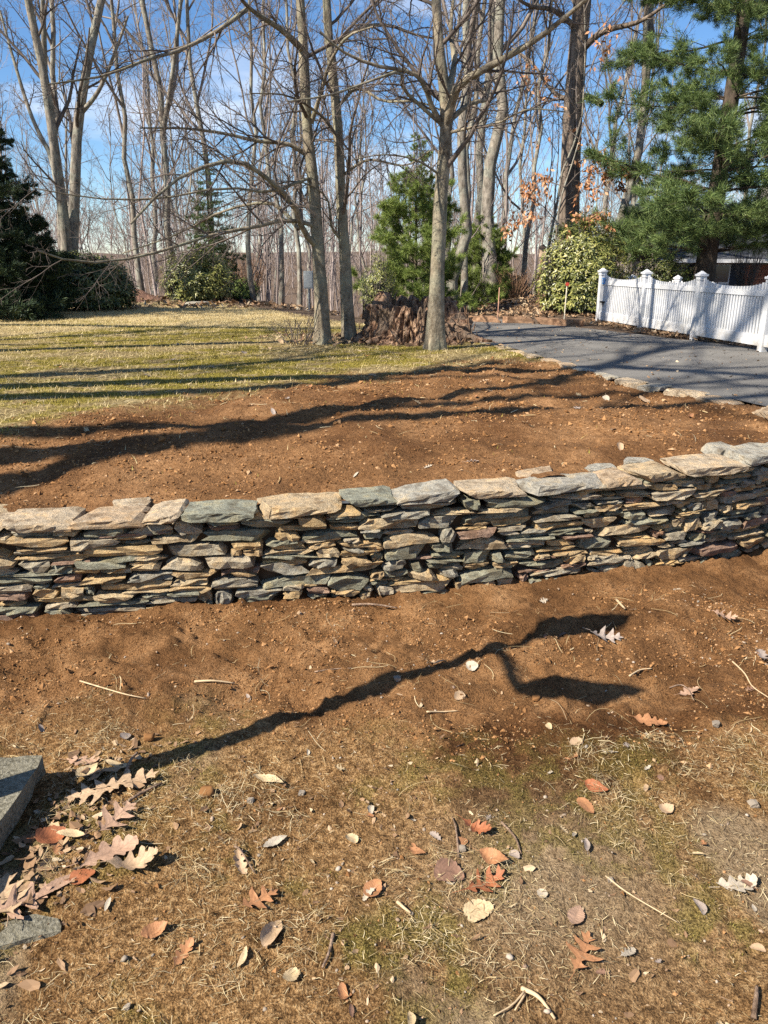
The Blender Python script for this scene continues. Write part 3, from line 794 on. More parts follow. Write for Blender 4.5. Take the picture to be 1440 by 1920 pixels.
# named single trees of the view
SING = [
 (0, 850, 20.5, 15, .3, (0, .02), 'pale straight trunk directly behind the stump, the lighter of two side by side'),
 (1, 868, 21, 14, 1.2, (0, .01), 'darker bark trunk directly behind the stump, close beside the pale one', .8),
 (0, 922, 22.5, 17, 2.2, (0, .075), 'pale trunk leaning towards the fence at the far side of the driveway bend', 1.25),
 (3, 985, 24, 13, .5, (0, .01), 'thin pale sapling standing between the leaning trunk and the round shrub'),
 (3, 968, 27, 12, 2.9, (0, -.03), 'thin dark sapling just behind the leaning pale trunk'),
 (3, 480, 24, 13, .2, (0, 0), 'thin bare trunk at the lawn edge right of the yellow green rhododendron'),
 (3, 560, 21.5, 12, 4.2, (0, -.02), 'thin bare trunk at the lawn edge just left of the grey utility box', .9),
 (3, 525, 23, 12, 2.2, (0, .02), 'thin bare trunk midway between the utility box and the lawn rock'),
 (1, 268, 25, 14, .9, (0, -.06), 'bare trunk tilted to one side between the dark and the yellow green rhododendron', .8),
 (4, 342, 27, 17, 3.4, (0, 0), 'forking bare tree standing just behind the yellow green rhododendron'),
 (2, 1130, 25, 20, 1.7, (0, .06), 'mottled pale trunk beside the tall furrowed oak, behind the round shrub', .72),
 (5, 1010, 22, 9, 1.0, (0, 0), 'small thin sapling behind the left flank of the round shrub'),
]
for q in SING:
    i, px, Yd, h, rz, ln, lab = q[:7]
    place_bare(i, on(px, Yd), lab, None, h, rz, (ln[0], ln[1]), wide=q[7] if len(q) > 7 else 1.0)
# twin trunk at the left, drawn along the two stems in the photograph
g = np.random.default_rng(88)
tw = on(125, 20.5); T_ = thing('twin_trunk_tree', 'lichen mottled tree forking into two stems behind the dark rhododendron', 'tree', tw)
stems = [[(126, 480), (116, 380), (104, 290), (84, 150), (62, 45), (45, -40), (30, -160)], [(136, 480), (141, 340), (146, 240), (166, 110), (190, 0), (205, -90), (215, -200)], [(84, 150), (82, 60), (78, -40), (70, -150)], [(100, 300), (60, 220), (25, 110), (0, 20)], [(150, 215), (185, 170), (215, 100), (240, 30)]]
SP, SR = [], []
for k_, (st, r_) in enumerate(zip(stems, (.15, .155, .075, .06, .06))):
    pts = [atY(a, b, 20.5 + k_ * .12 + .15 * j_ * (1 if k_ % 2 else -1)) for j_, (a, b) in enumerate(st)]
    if k_ < 2: pts = [np.array(tw) + (k_ * .18 - .05, 0, -.3)] + pts
    c_ = catmull(pts, 16); SP.append(c_); SR.append(r_ * (1 - .6 * np.linspace(0, 1, 16)))
    v, f = tubes(c_, SR[-1], 12); mk('trunk' if k_ < 2 else 'limb', v, f, M['pale'], T_, True)
P1, R1 = spawn(np.stack(SP), np.stack(SR), 7, .3, 1, .65, .3, 9, g, .1, .05, .5, .014)
P2, R2 = spawn(P1, R1, 7, .15, 1, .75, .45, 6, g, .13, .03, .6, .006); P3, R3 = spawn(P2, R2, 5, .15, 1, .75, .5, 5, g, .15, .02, .6, .004); P4, R4 = spawn(P3, R3, 4, .15, 1, .7, .5, 4, g, .15, .02, .7, .003)
V, F = join([tubes(P1, R1, 6), tubes(P2, R2, 4), tubes(P3, R3, 3), tubes(P4, R4, 3)]); mk('crown', V, F, M['twig'], T_, True)
# tall furrowed oak on the right
g = np.random.default_rng(89)
ok_ = on(1066, 22.5); T_ = thing('oak_tree', 'tall straight oak with deeply furrowed dark bark rising behind the round shrub', 'tree', ok_)
pts = [np.array(ok_) - (0, 0, .3)] + [atY(a, b, 22.5) for a, b in [(1064, 520), (1067, 420), (1072, 250), (1082, 110), (1092, 0), (1104, -160), (1112, -300)]]
c_ = catmull(pts, 24); rr = .30 * (1 - .35 * np.linspace(0, 1, 24)) * flare(24, .3, 12)
v, f = tubes(c_, rr, 16); mk('trunk', v, f, M['oak'], T_, True)
lp = [[(1128, 195), (1098, 180), (1060, 185), (1030, 165), (1000, 120), (960, 90)], [(1084, 100), (1130, 60), (1200, 40), (1260, 0)], [(1090, 20), (1050, -40), (980, -80), (900, -90)], [(1088, 60), (1040, 20), (990, 10), (940, -30)], [(1096, -60), (1160, -120), (1240, -160)]]
LP = np.stack([catmull([atY(a, b, 22.5 + .5 * j_ * (-1) ** q) for j_, (a, b) in enumerate(l)], 12) for q, l in enumerate(lp)]); LR = np.array([.09, .1, .1, .08, .1])[:, None] * (1 - .7 * np.linspace(0, 1, 12))[None]
for q in range(len(lp)):
    v, f = tubes(LP[q], LR[q], 8); mk('limb', v, f, M['oak'], T_, True)
P2, R2 = spawn(LP, LR, 9, .1, 1, .75, .42, 7, g, .14, .03, .55, .007); P3, R3 = spawn(P2, R2, 7, .15, 1, .75, .5, 5, g, .15, .02, .6, .005); P4, R4 = spawn(P3, R3, 4, .15, 1, .7, .5, 4, g, .15, .02, .7, .0035)
V, F = join([tubes(P2, R2, 4), tubes(P3, R3, 3), tubes(P4, R4, 3)]); mk('crown', V, F, M['twig'], T_, True)

# the wood behind: individuals, then a mass of stems
g = np.random.default_rng(91)
cnt = 0; tries = 0; spots = []
while cnt < 46 and tries < 4000:
    tries += 1
    Yd = g.uniform(25, 58); px = g.uniform(-60, 1500)
    if 1180 < px and Yd < 34: continue
    x = (px - 720) / FPX * Yd * .97
    if any((x - a) ** 2 + (Yd - b) ** 2 < 3.0 for a, b in spots): continue
    if -.5 < x < 2 and Yd < 27: continue
    spots.append((x, Yd)); cnt += 1
    i = int(g.choice([0, 1, 3, 4, 5, 3, 5, 1, 3, 5]))
    place_bare(i, (x, Yd, float(zt_base(x, Yd))), 'leafless grey brown tree in the woodland beyond the lawn and driveway', 'bare trees in the woodland behind',
               protos[i][3] * g.uniform(.85, 1.15), g.uniform(0, 6.28), (g.normal(0, .03), g.normal(0, .03)))
# trees left of the frame that throw the long shadows over bed and lawn
g = np.random.default_rng(93)
def shade_tree(label, pts, r, seed, limbs=9, t0=.5):
    g = np.random.default_rng(seed); b_ = np.array([pts[0][0], pts[0][1], float(zt_base(pts[0][0], pts[0][1]))])
    t = thing('shade_tree', label, 'tree', tuple(b_))
    c_ = catmull([b_ - (0, 0, .3)] + [np.array(q) + (0, 0, .6) for q in pts[1:]], 20); rr = r * (1 - .6 * np.linspace(0, 1, 20) ** 1.4) * flare(20, .4, 16)
    mk('trunk', *tubes(c_, rr, 12), M['bark'], t, True)
    P1, R1 = spawn(c_[None], rr[None], limbs, t0, 1, .7, .36, 10, g, .1, .04, .5, .02)
    P2, R2 = spawn(P1, R1, 7, .2, 1, .75, .42, 6, g, .13, .03, .6, .007); P3, R3 = spawn(P2, R2, 6, .15, 1, .75, .5, 5, g, .15, .02, .6, .005)
    mk('crown', *join([tubes(P1, R1, 6), tubes(P2, R2, 4), tubes(P3, R3, 3)]), M['twig'], t, True)
def shadow_of(S, h):
    k_ = h / math.tan(SUN_EL); return (S[0] - LX * k_, S[1] - LY * k_, h)
# trees standing left of the frame that throw the long shadows over the bed and the lawn
def band_tree(label, band, X0, r, seed, limbs=7, t0=.5):
    pts = []
    for a, b in band:
        S_ = G(a, b); h = (S_[0] - X0) / LX * math.tan(SUN_EL); pts.append(shadow_of(S_, h))
    d_ = np.array(pts[-1]) - np.array(pts[-2]); pts.append(tuple(np.array(pts[-1]) + d_ * .6))
    a_, b_ = np.array(pts[0]), np.array(pts[1]); q = a_ + (a_ - b_) * a_[2] / max(b_[2] - a_[2], .3)
    shade_tree(label, [(float(np.clip(q[0], X0 - 1.5, X0 + .6)), float(np.clip(q[1], a_[1] - 1.5, a_[1] + 3.5)), 0)] + pts, r, seed, limbs, t0)
band_tree('leaning tree casting the nearest long shadow across the bed', [(-260, 862), (-100, 856), (0, 850), (250, 832), (600, 798), (950, 768), (1280, 752)], -7.4, .19, 11, 4, .8)
band_tree('slimmer leaning tree just beyond the nearest one, its shadow beside the other on the bed', [(-240, 812), (-60, 808), (142, 805), (600, 780), (900, 752), (1250, 725)], -8.6, .14, 12, 5, .75)
band_tree('leaning tree casting the long shadow along the edge between lawn and bed', [(-260, 752), (-60, 746), (125, 741), (417, 732), (600, 716), (830, 692)], -9.8, .21, 13, 6, .72)
band_tree('tree at the side of the lawn, its shadow on the moss', [(-240, 716), (-60, 708), (208, 697), (417, 686), (560, 674)], -10.8, .2, 14, 9)
band_tree('farther tree at the side of the lawn, its thin shadow across the straw', [(0, 609), (300, 613), (600, 616)], -13.5, .16, 15, 9)
band_tree('tall slender tree shading the driveway bend', [(930, 630), (1150, 640), (1440, 652)], -8.2, .13, 17, 12)
band_tree('tall slender tree shading the near part of the driveway', [(1020, 692), (1200, 692), (1440, 706)], -6.6, .15, 18, 12)
band_tree('crooked tree whose forked shadow crosses the driveway', [(860, 742), (1060, 708), (1150, 684), (1240, 657), (1330, 642)], -7.8, .16, 20, 12)
band_tree('farthest shade tree, its shadow near the far lawn edge', [(0, 579), (200, 583), (420, 582)], -17, .2, 16, 9)
for i, (x, y, h, ln, rz, wd) in enumerate([(-12.5, 8.2, 17, (.02, 0), 3.3, 1.0), (-12., 13.5, 15, (0, 0), 4.4, 1.0), (-15, 17.5, 16, (0, 0), 1.4, 1), (-13.5, 3.2, 15, (.02, 0), 5.1, .8)]):
    place_bare([4, 1, 0, 1][i], (x, y, float(zt_base(x, y))), ['broad forked tree at the side of the lawn', 'bare tree near the dark spruce at the side of the lawn', 'bare tree beyond the spruce at the side of the lawn', 'slender bare tree near the end of the stone wall'][i], None, h, rz, ln, wide=wd)

# far wood: one mass of thin stems and twigs
g = np.random.default_rng(92)
nT = 450
Yd = 40 + 157 * g.random(nT) ** .6; px = g.uniform(-250, 1700, nT); x = (px - 720) / FPX * Yd * .97
zb = zt_base(x, Yd); h = g.uniform(9, 17, nT)
tz = np.linspace(0, 1, 6)
T = np.stack([x[:, None] + np.cumsum(g.normal(0, .25, (nT, 6)), 1), Yd[:, None] + np.cumsum(g.normal(0, .25, (nT, 6)), 1), zb[:, None] + h[:, None] * tz[None] - .3], -1)
Rr = (h * .0065)[:, None] * (1 - .8 * tz)[None]
P1, R1 = spawn(T, Rr, 8, .2, 1, .6, .35, 3, g, .12, .08, .6, .02); P2, R2 = spawn(P1, R1, 6, .2, 1, .7, .5, 3, g, .15, .05, .6, .012); P3, R3 = spawn(P2, R2, 3, .2, 1, .7, .6, 2, g, .1, .05, .7, .010, tip=.6)
fk = (Yd / 75)[:, None]; nb_ = lambda R_: R_ * np.repeat(fk, len(R_) // nT, 0)
V, F = join([tubes(T, Rr, 3), tubes(P1, nb_(R1), 3), tubes(P2, nb_(R2), 3), tubes(P3, nb_(R3), 3)])
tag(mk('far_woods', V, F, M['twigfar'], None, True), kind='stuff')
# thicket of saplings and brush at the edge of the wood
nT = 350
Yd = g.uniform(20.5, 44, nT); px = g.uniform(-150, 1250, nT); x = (px - 720) / FPX * Yd * .97
keep = Yd > np.interp(x, [-60, -6, -5.3, -1.1, .2, 1.2, 2.6, 60], [25, 24.5, 24.3, 19, 19, 20., 21.5, 23.5]) + .4
x, Yd = x[keep], Yd[keep]; nT = len(x); zb = zt_base(x, Yd); h = 1.2 + 5.5 * g.random(nT) ** 1.5
tz = np.linspace(0, 1, 5)
T = np.stack([x[:, None] + np.cumsum(g.normal(0, .11, (nT, 5)), 1), Yd[:, None] + np.cumsum(g.normal(0, .11, (nT, 5)), 1), zb[:, None] + h[:, None] * tz[None] - .1], -1)
Rr = (h * .006)[:, None] * (1 - .75 * tz)[None]
P1, R1 = spawn(T, Rr, 8, .15, 1, .6, .4, 4, g, .12, .05, .6, .005); P2, R2 = spawn(P1, R1, 5, .2, 1, .7, .5, 3, g, .15, .03, .6, .004)
V, F = join([tubes(T, Rr, 4), tubes(P1, R1, 3), tubes(P2, R2, 3)])
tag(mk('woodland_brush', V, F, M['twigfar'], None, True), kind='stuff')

# ---- conifers
def needles(C, Dd, per, ln, wd, spread_, rng_):
    """per thin triangles fanned round direction Dd at every point C"""
    N = len(C)
    a = unit(Dd[:, None] + rng_.normal(0, spread_, (N, per, 3))).reshape(-1, 3)
    c = np.repeat(C, per, 0) + rng_.normal(0, .012, (N * per, 3))
    s = unit(np.cross(a, rng_.normal(0, 1, a.shape))) * (wd * .5)
    l_ = (ln * rng_.uniform(.7, 1.2, len(c)))[:, None]
    V = np.stack([c - s, c + s, c + a * l_], 1).reshape(-1, 3)
    return V, np.arange(len(c) * 3).reshape(-1, 3)
def bough_variants(n, seed, droop, sub, subsub, nl, nw, per, spread_, mat, flat=.3, curl_up=0.):
    """unit length boughs along +x: woody part and needles, meshes shared by all copies"""
    out = []
    for i in range(n):
        g = np.random.default_rng(seed + i)
        s = np.linspace(0, 1, 8)[:, None]
        P = np.concatenate([s, np.cumsum(g.normal(0, .02, (8, 1)), 0), droop * np.sin(s * 2.0) + curl_up * s ** 2.2 + np.cumsum(g.normal(0, .01, (8, 1)), 0)], 1)
        Rr = (.012 * (1 - .8 * s[:, 0]))
        P2, R2 = spawn(P[None], Rr[None], sub, .22, 1.0, .85, .42, 5, g, .1, .02, .5, .002, flat=flat)
        P3, R3 = spawn(P2, R2, subsub, .25, 1.0, .7, .5, 4, g, .12, .03, .6, .0012, flat=.5)
        C, Dd = [], []
        for Q, ks in ((P3, (.35, .7, 1.)), (P2, (.6, .8, 1.)), (P[None], (.6, .7, .8, .9, 1.))):
            m = Q.shape[1] - 1
            for k_ in ks:
                j = min(int(k_ * m), m - 1); f_ = k_ * m - j
                C.append(Q[:, j] * (1 - f_) + Q[:, j + 1] * f_); Dd.append(unit(Q[:, j + 1] - Q[:, j]))
        v, f = needles(np.concatenate(C), np.concatenate(Dd) + (0, 0, .25), per, nl, nw, spread_, g)
        wv, wf = join([tubes(P[None], Rr[None], 5), tubes(P2, R2, 3)])
        V, F = join([(wv, wf), (v, f)])
        nq = sum(len(q) for q in F if q.shape[1] == 4); nt_ = sum(len(q) for q in F if q.shape[1] == 3)
        order = [0] * nq + [1] * nt_ if F[0].shape[1] == 4 else [1] * nt_ + [0] * nq
        out.append(mesh('bough', V, F, [M['pinebark'], M[mat]], False, mi=order))
    return out
def conifer(label, base, h, rad, seed, var, name, levels=26, per_level=6, bare=.08, r=.12, lean=(0, 0), shape=1.0, lift=0., taper=.8, zs=1.0):
    g = np.random.default_rng(seed); base = np.array(base, float); zz = np.linspace(0, 1, 16)
    T = base + np.stack([lean[0] * h * zz, lean[1] * h * zz, h * zz - .2], 1)
    t = thing(name, label, 'tree', tuple(base))
    mk('trunk', *tubes(T, r * (1 - .88 * zz) * flare(16, .4, 18), 10), M['pinebark'], t, True)
    cnt = 0
    for li in range(levels):
        f_ = bare + (1 - bare) * ((li + g.random() * .7) / levels)
        if f_ > .985: continue
        L_ = rad * (1 - f_) ** shape * g.uniform(.8, 1.12) + .10 * rad * .5
        a0 = g.random() * 6.28; nb_ = per_level if f_ < taper else max(3, per_level - 2)
        for q in range(nb_):
            if cnt >= 298: continue
            cnt += 1
            l_ = L_ * g.uniform(.55, 1.15)
            o = bpy.data.objects.new('bough', var[int(g.integers(len(var)))]); link(o, t)
            o.location = (lean[0] * h * f_, lean[1] * h * f_, h * f_ - .05)
            o.rotation_euler = (g.normal(0, .2), -(lift * (.4 + .9 * f_) + g.normal(0, .10)), a0 + q * 6.283 / nb_ + g.normal(0, .3))
            o.scale = (l_, l_ * g.uniform(.85, 1.25), l_ * zs)
    return t
BS = bough_variants(6, 800, -.10, 14, 5, .055, .010, 9, .5, 'spruce', .35)
BP = bough_variants(7, 820, .03, 13, 6, .072, .0042, 15, .75, 'pine', .45, .06)
BY = bough_variants(6, 840, .02, 11, 5, .13, .0075, 13, .8, 'pine2', .6, .14)
conifer('dark dense spruce at the side of the lawn, boughs over the mulch bed', on(-8, 17.5), 5.6, 1.75, 201, BS, 'spruce_tree', 33, 8, .08, .13, lift=-.16, shape=.85)
conifer('small slender dark green spruce rising behind the yellow green rhododendron', on(402, 24.6), 4.5, 1.1, 202, BP, 'spruce_tree', 22, 7, .04, .07, lift=.0)
conifer('soft bright green young pine just behind the stump', on(778, 18.5), 4.1, 1.25, 203, BY, 'pine_tree', 15, 6, .03, .06, shape=.75, lift=.38)
conifer('low bright green pine at the bend of the driveway, between pale trunks', on(905, 23), 2.7, 1.3, 204, BY, 'pine_tree', 11, 6, .03, .06, shape=.75, lift=.3)
conifer('large dark trunked white pine spreading in tiers over the fence and the house', on(1310, 19.5), 15.5, 2.95, 205, BP, 'pine_tree', 29, 6, .06, .23, lean=(.028, 0), shape=.45, lift=.05, taper=.6)

# ---- broadleaf evergreen shrubs
def shrub(label, name, base, size, seed, mat, tips=900, leaf=.11, per=7, wide=.3, group=None, open_=.5):
    g = np.random.default_rng(seed); base = np.array(base, float)
    t = thing(name, label, 'shrub', tuple(base), group)
    u = unit(g.normal(0, 1, (tips, 3))); u[:, 2] = np.abs(u[:, 2]) * 1.0
    rr = (1 - open_ * g.random(tips) ** 1.3)
    lump = .70 + .6 * fbm(u[:, 0] * 2.1 + u[:, 2] * 1.7 + seed, u[:, 1] * 2.1 - u[:, 2], 1.3, 3, seed)
    low = smooth(0, .35, u[:, 2]) * .2 + .8
    C = base + u * (rr * lump * low)[:, None] * np.array(size) + (0, 0, .12)
    C[:, 2] = np.maximum(C[:, 2], base[2] + g.uniform(.03, .25, tips))
    out = unit(u * np.array([1, 1, .6]) + (0, 0, .45))
    # leaves in whorls
    ref = unit(np.cross(out, g.normal(0, 1, out.shape))); bi = np.cross(out, ref)
    a = (np.arange(per) * 6.283 / per)[None, :] + g.random((tips, 1)) * 6.28 + g.normal(0, .2, (tips, per))
    dirs = ref[:, None] * np.cos(a)[..., None] + bi[:, None] * np.sin(a)[..., None]
    el = g.normal(.35, .35, (tips, per))[..., None]
    dr = unit(dirs + out[:, None] * el - np.array([0, 0, .25])).reshape(-1, 3)
    nrm = unit(np.repeat(out, per, 0) - (np.repeat(out, per, 0) * dr).sum(1, keepdims=True) * dr)
    sd_ = np.cross(nrm, dr)
    c = np.repeat(C, per, 0); l_ = (leaf * g.uniform(.6, 1.2, len(c)))[:, None]; w_ = l_ * wide * .5
    b0 = c + dr * l_ * .12; mid = c + dr * l_ * .6 - nrm * l_ * .02; tip_ = c + dr * l_ - nrm * l_ * .14
    V = np.stack([b0, mid + sd_ * w_ + nrm * l_ * .06, tip_, mid - sd_ * w_ + nrm * l_ * .06, mid], 1).reshape(-1, 3)
    o = (np.arange(len(c)) * 5)[:, None]
    F = np.concatenate([o + np.array([0, 4, 1]), o + np.array([1, 4, 2]), o + np.array([0, 3, 4]), o + np.array([4, 3, 2])])
    mk('foliage', V, F, M[mat], t)
    k_ = min(tips, 260); idx = g.choice(tips, k_, False)
    P = np.stack([base + (g.normal(0, .08, (k_, 3)) * [1, 1, 0]) - (0, 0, .05), base * .45 + C[idx] * .55 + g.normal(0, .05, (k_, 3)), C[idx]], 1)
    v, f = tubes(P, np.array([[.016, .01, .004]]) * np.ones((k_, 1)), 4); mk('stems', v, f, M['bark'], t, True)
    return t
shrub('big dark green rhododendron in front of the twin trunk tree', 'rhododendron', on(185, 19.6), (1.15, .9, 1.3), 301, 'rhodo', 1500, .15, 7)
shrub('lower dark rhododendron beside the spruce at the lawn edge', 'rhododendron', on(105, 19.2), (.8, .6, .9), 305, 'rhodo', 700, .14, 7)
shrub('sunlit yellow green rhododendron at the far edge of the lawn', 'rhododendron', on(372, 23), (1.1, .9, 1.35), 302, 'rhodo2', 1500, .14, 7)
shrub('large round glossy rhododendron beside the end post of the white fence', 'rhododendron', on(1085, 17.3), (1.0, .85, 1.75), 303, 'rhodo2', 1900, .13, 7)
shrub('small low green box shrub at the lawn edge right of the rhododendron', 'box_shrub', on(457, 24.3), (.55, .4, .6), 304, 'pine2', 500, .06, 6, .5)
shrub('low olive green juniper between the pair of slim trees and the stump', 'juniper', on(710, 17.2), (.42, .42, 1.25), 306, 'rhodo2', 700, .07, 6, .3)
shrub('dark evergreen shrub behind the fence under the large pine', 'evergreen_shrub', on(1235, 19.8), (1.3, .6, 1.05), 307, 'rhodo', 900, .11, 7)
shrub('low dark evergreen by the foot of the leaning pale trunk', 'evergreen_shrub', on(950, 24), (.8, .5, .7), 308, 'rhodo', 350, .11, 7)
# orange leaved young tree in front of the oak
g = np.random.default_rng(310)
yb_ = on(1048, 20.0); T_ = thing('young_beech', 'young tree with rusty orange dead leaves still clinging, in front of the furrowed oak', 'tree', yb_)
st = catmull([np.array(yb_) - (0, 0, .1), atY(1042, 470, 20), atY(1050, 380, 20.), atY(1075, 300, 20.2), atY(1095, 230, 20.3)], 14); sr = .035 * (1 - .75 * np.linspace(0, 1, 14))
v, f = tubes(st, sr, 7); mk('trunk', v, f, M['bark'], T_, True)
lp = [[(1050, 400), (1080, 350), (1120, 325), (1185, 340)], [(1048, 420), (1010, 380), (985, 385), (960, 425)], [(1062, 350), (1090, 320), (1140, 300), (1170, 330)], [(1050, 410), (1080, 410), (1110, 395), (1140, 410)], [(1085, 260), (1060, 235), (1020, 165), (1000, 130)], [(1090, 240), (1120, 160), (1130, 100), (1140, 60)], [(1060, 350), (1020, 340), (1000, 350), (985, 370)]]
LP = np.stack([catmull([atY(a, b, 20 + .3 * j_ * (-1) ** q) for j_, (a, b) in enumerate(l)], 9) for q, l in enumerate(lp)]); LR = .012 * (1 - .7 * np.linspace(0, 1, 9))[None] * np.ones((len(lp), 1))
P2, R2 = spawn(LP, LR, 9, .1, 1, .8, .4, 5, g, .15, -.02, .6, .004); P3, R3 = spawn(P2, R2, 4, .2, 1, .7, .5, 4, g, .15, -.03, .6, .003)
v, f = join([tubes(LP, LR, 5), tubes(P2, R2, 4), tubes(P3, R3, 3)]); mk('crown', v, f, M['twig'], T_, True)
pts = np.concatenate([P3[:, 1:].reshape(-1, 3), P2[:, 2:].reshape(-1, 3)]); keepw = np.array([.75, .75, .75, .75, .25, .2, .5]); own = np.repeat(np.arange(len(lp)), 9)
pk = np.concatenate([np.repeat(np.repeat(own, 4), 3), np.repeat(own, 3)]); pts = pts[g.random(len(pts)) < keepw[pk]]
pts = np.repeat(pts, 2, 0) + g.normal(0, .03, (len(pts) * 2, 3))
dd_ = unit(g.normal(0, .6, pts.shape) + (0, 0, -.7)); sd_ = unit(np.cross(dd_, g.normal(0, 1, pts.shape))) * .03
V = np.stack([pts, pts + dd_ * .06 + sd_, pts + dd_ * .13, pts + dd_ * .06 - sd_], 1).reshape(-1, 3); mk('clinging_leaves', V, np.arange(len(V)).reshape(-1, 4), M['brownleaf'], T_)

# rusty twiggy shrubs
def twig_shrub(label, base, h, wd, seed, n=60, mat='twig', name='bare_shrub'):
    g = np.random.default_rng(seed); base = np.array(base, float); t = thing(name, label, 'shrub', tuple(base))
    a = g.random(n) * 6.28; rr = wd * np.sqrt(g.random(n))
    tip_ = base + np.stack([np.cos(a) * rr, np.sin(a) * rr, h * g.uniform(.55, 1, n)], 1); root = base + np.stack([np.cos(a) * rr * .25, np.sin(a) * rr * .25, np.full(n, -.05)], 1)
    P = np.stack([root, root * .6 + tip_ * .4 + g.normal(0, .05, (n, 3)), root * .3 + tip_ * .7 + g.normal(0, .04, (n, 3)), tip_], 1); Rr = np.array([[.008, .006, .005, .003]]) * np.ones((n, 1))
    P2, R2 = spawn(P, Rr, 6, .25, 1, .5, .45, 4, g, .12, .05, .7, .0035)
    mk('stems', *tubes(P, Rr, 4), M[mat], t, True); mk('twigs', *tubes(P2, R2, 3), M[mat], t, True); return t
M['rust'] = mat_plain('rusty_twig', (.33, .20, .125), .85, .2, var=.25, sc=4)
twig_shrub('rusty brown twiggy shrub right of the yellow green rhododendron', on(462, 26), 1.7, .9, 321, 90, 'rust')
twig_shrub('bare twiggy shrub against the brick wall of the house', on(1392, 22.5), 1.5, .5, 322, 50)
twig_shrub('tangle of bare suckers around the foot of the slim pair of trees', b1 + (-.35, -.15, 0), .55, .5, 323, 16, name='root_suckers')
twig_shrub('pale brown brush at the foot of the leaning pale trunk', on(965, 22.3), .8, .7, 324, 60, 'rust')
twig_shrub('pale brown brush under the spruce at the left end of the lawn', on(25, 19), .9, .9, 325, 70, 'rust')

# ------------------------------------------------------------------ hollow stump
g = np.random.default_rng(400)
sc_ = G(782, 648) + (0, .75, 0); sc_[2] = float(zt_base(sc_[0], sc_[1]))
nA, nZ = 260, 22
th = np.linspace(0, 2 * np.pi, nA, endpoint=False)[None]; zz = np.linspace(0, 1, nZ)[:, None]
cx, cy = np.cos(th), np.sin(th)
hgt = .44 + .22 * (fbm(cx * 3 + 9, cy * 3 + 4, 1.4, 3, 401)) + .26 * (fbm(th * 14, 0 * th, 1, 3, 402) - .5) + .12 * smooth(.2, .9, cy) 
hgt = hgt * (1 - .45 * smooth(.55, .98, np.cos(th + .35))) + .02
roots = np.maximum(0, np.cos(th * 7 + 1.1 + .8 * np.sin(th * 2))) ** 2
rad = .66 + .05 * np.cos(th * 3) + .22 * np.exp(-zz * 3.0) + .42 * roots * np.exp(-zz * 6.5) + (fbm(th * 7, zz * 2.6, 1, 4, 403) - .5) * .26 + (fbm(th * 30, zz * 5, 1, 3, 404) - .5) * .12
ex_ = np.stack([rad * cx * 1.12, rad * cy * .9, zz * hgt - .06], -1)
inn = np.stack([(rad * .80 - .04) * cx * 1.12, (rad * .80 - .04) * cy * .9, (zz * hgt * .97 - .06)], -1)[::-1]
V = (np.concatenate([ex_, inn]).reshape(-1, 3)) + sc_
nR = 2 * nZ; i_ = np.arange(nR - 1)[:, None] * nA; j_ = np.arange(nA)[None]; j2 = (j_ + 1) % nA
F = np.stack([i_ + j_, i_ + j2, i_ + nA + j2, i_ + nA + j_], -1).reshape(-1, 4)
kk = NT('rotten_wood', .95, .1); p = kk.obj(); n1 = kk.noise(p, 15, 6, .7, (1, 1, .35)); n2 = kk.noise(p, 30, 5, .7, (1, 1, .4)); n3 = kk.noise(p, 3, 4, .6)
c = kk.ramp(n1, [(.40, (.035, .02, .014)), (.48, (.19, .108, .068)), (.62, (.44, .30, .20))]); c = kk.mix(kk.math('MULTIPLY', kk.ramp(n2, [(.56, (0, 0, 0)), (.62, (1, 1, 1))]), .6), c, (.40, .25, .13))
c = kk.mix(kk.ramp(n3, [(.5, (0, 0, 0)), (.6, (1, 1, 1))]), c, kk.mix(n2, (.09, .065, .048), (.26, .19, .135))); kk.col(c); kk.bump(kk.math('ADD', n1, kk.math('MULTIPLY', n2, .5)), 1, .05); M['rot'] = kk.m
st_ = thing('tree_stump', 'wide hollow rotten tree stump with jagged splintered rim and spreading roots', 'stump', tuple(sc_))
mk('shell', V, F, M['rot'], st_, False)
sp = []
for q in range(46):                                      # loose splinters standing off the shell
    a = g.uniform(0, 6.28); z0 = g.uniform(.02, .5); hh = g.uniform(.1, .32); rr = .72 + .18 * math.exp(-z0 * 3) + g.normal(0, .03)
    c0 = sc_ + (rr * math.cos(a) * 1.12, rr * math.sin(a) * .9, z0)
    sp.append((box((0, 0, 0), (g.uniform(.012, .04), g.uniform(.01, .025), hh)) * 1.0, BOXF)); v = sp[-1][0]
    v[4:, :2] *= .35; an = a + 1.57 + g.normal(0, .3); tl = g.normal(0, .18)
    mt_ = np.array(Matrix.Rotation(an, 3, 'Z') @ Matrix.Rotation(tl, 3, 'Y') @ Matrix.Rotation(g.normal(0, .15), 3, 'X')); sp[-1] = (v @ mt_.T + c0, BOXF)
V, F = join(sp); tag(mk('splinters', V, F, M['rot'], st_), kind='stuff')
for q, (a, l_) in enumerate([(-2.2, .75), (-1.2, .8), (-.35, .9), (3.5, .8), (-1.7, .6)]):
    d_ = np.array([math.cos(a), math.sin(a) * .8, 0]); s = np.linspace(0, 1, 9)[:, None]
    c_ = sc_ + d_ * (.55 + l_ * s) + np.array([0, 0, 1.]) * (.26 * (1 - s) ** 2.2 - .03) + np.cumsum(g.normal(0, .015, (9, 3)), 0)
    v, f = tubes(c_, .13 * (1 - .75 * s[:, 0]), 9); mk('root', v, f, M['rot'], st_, True)

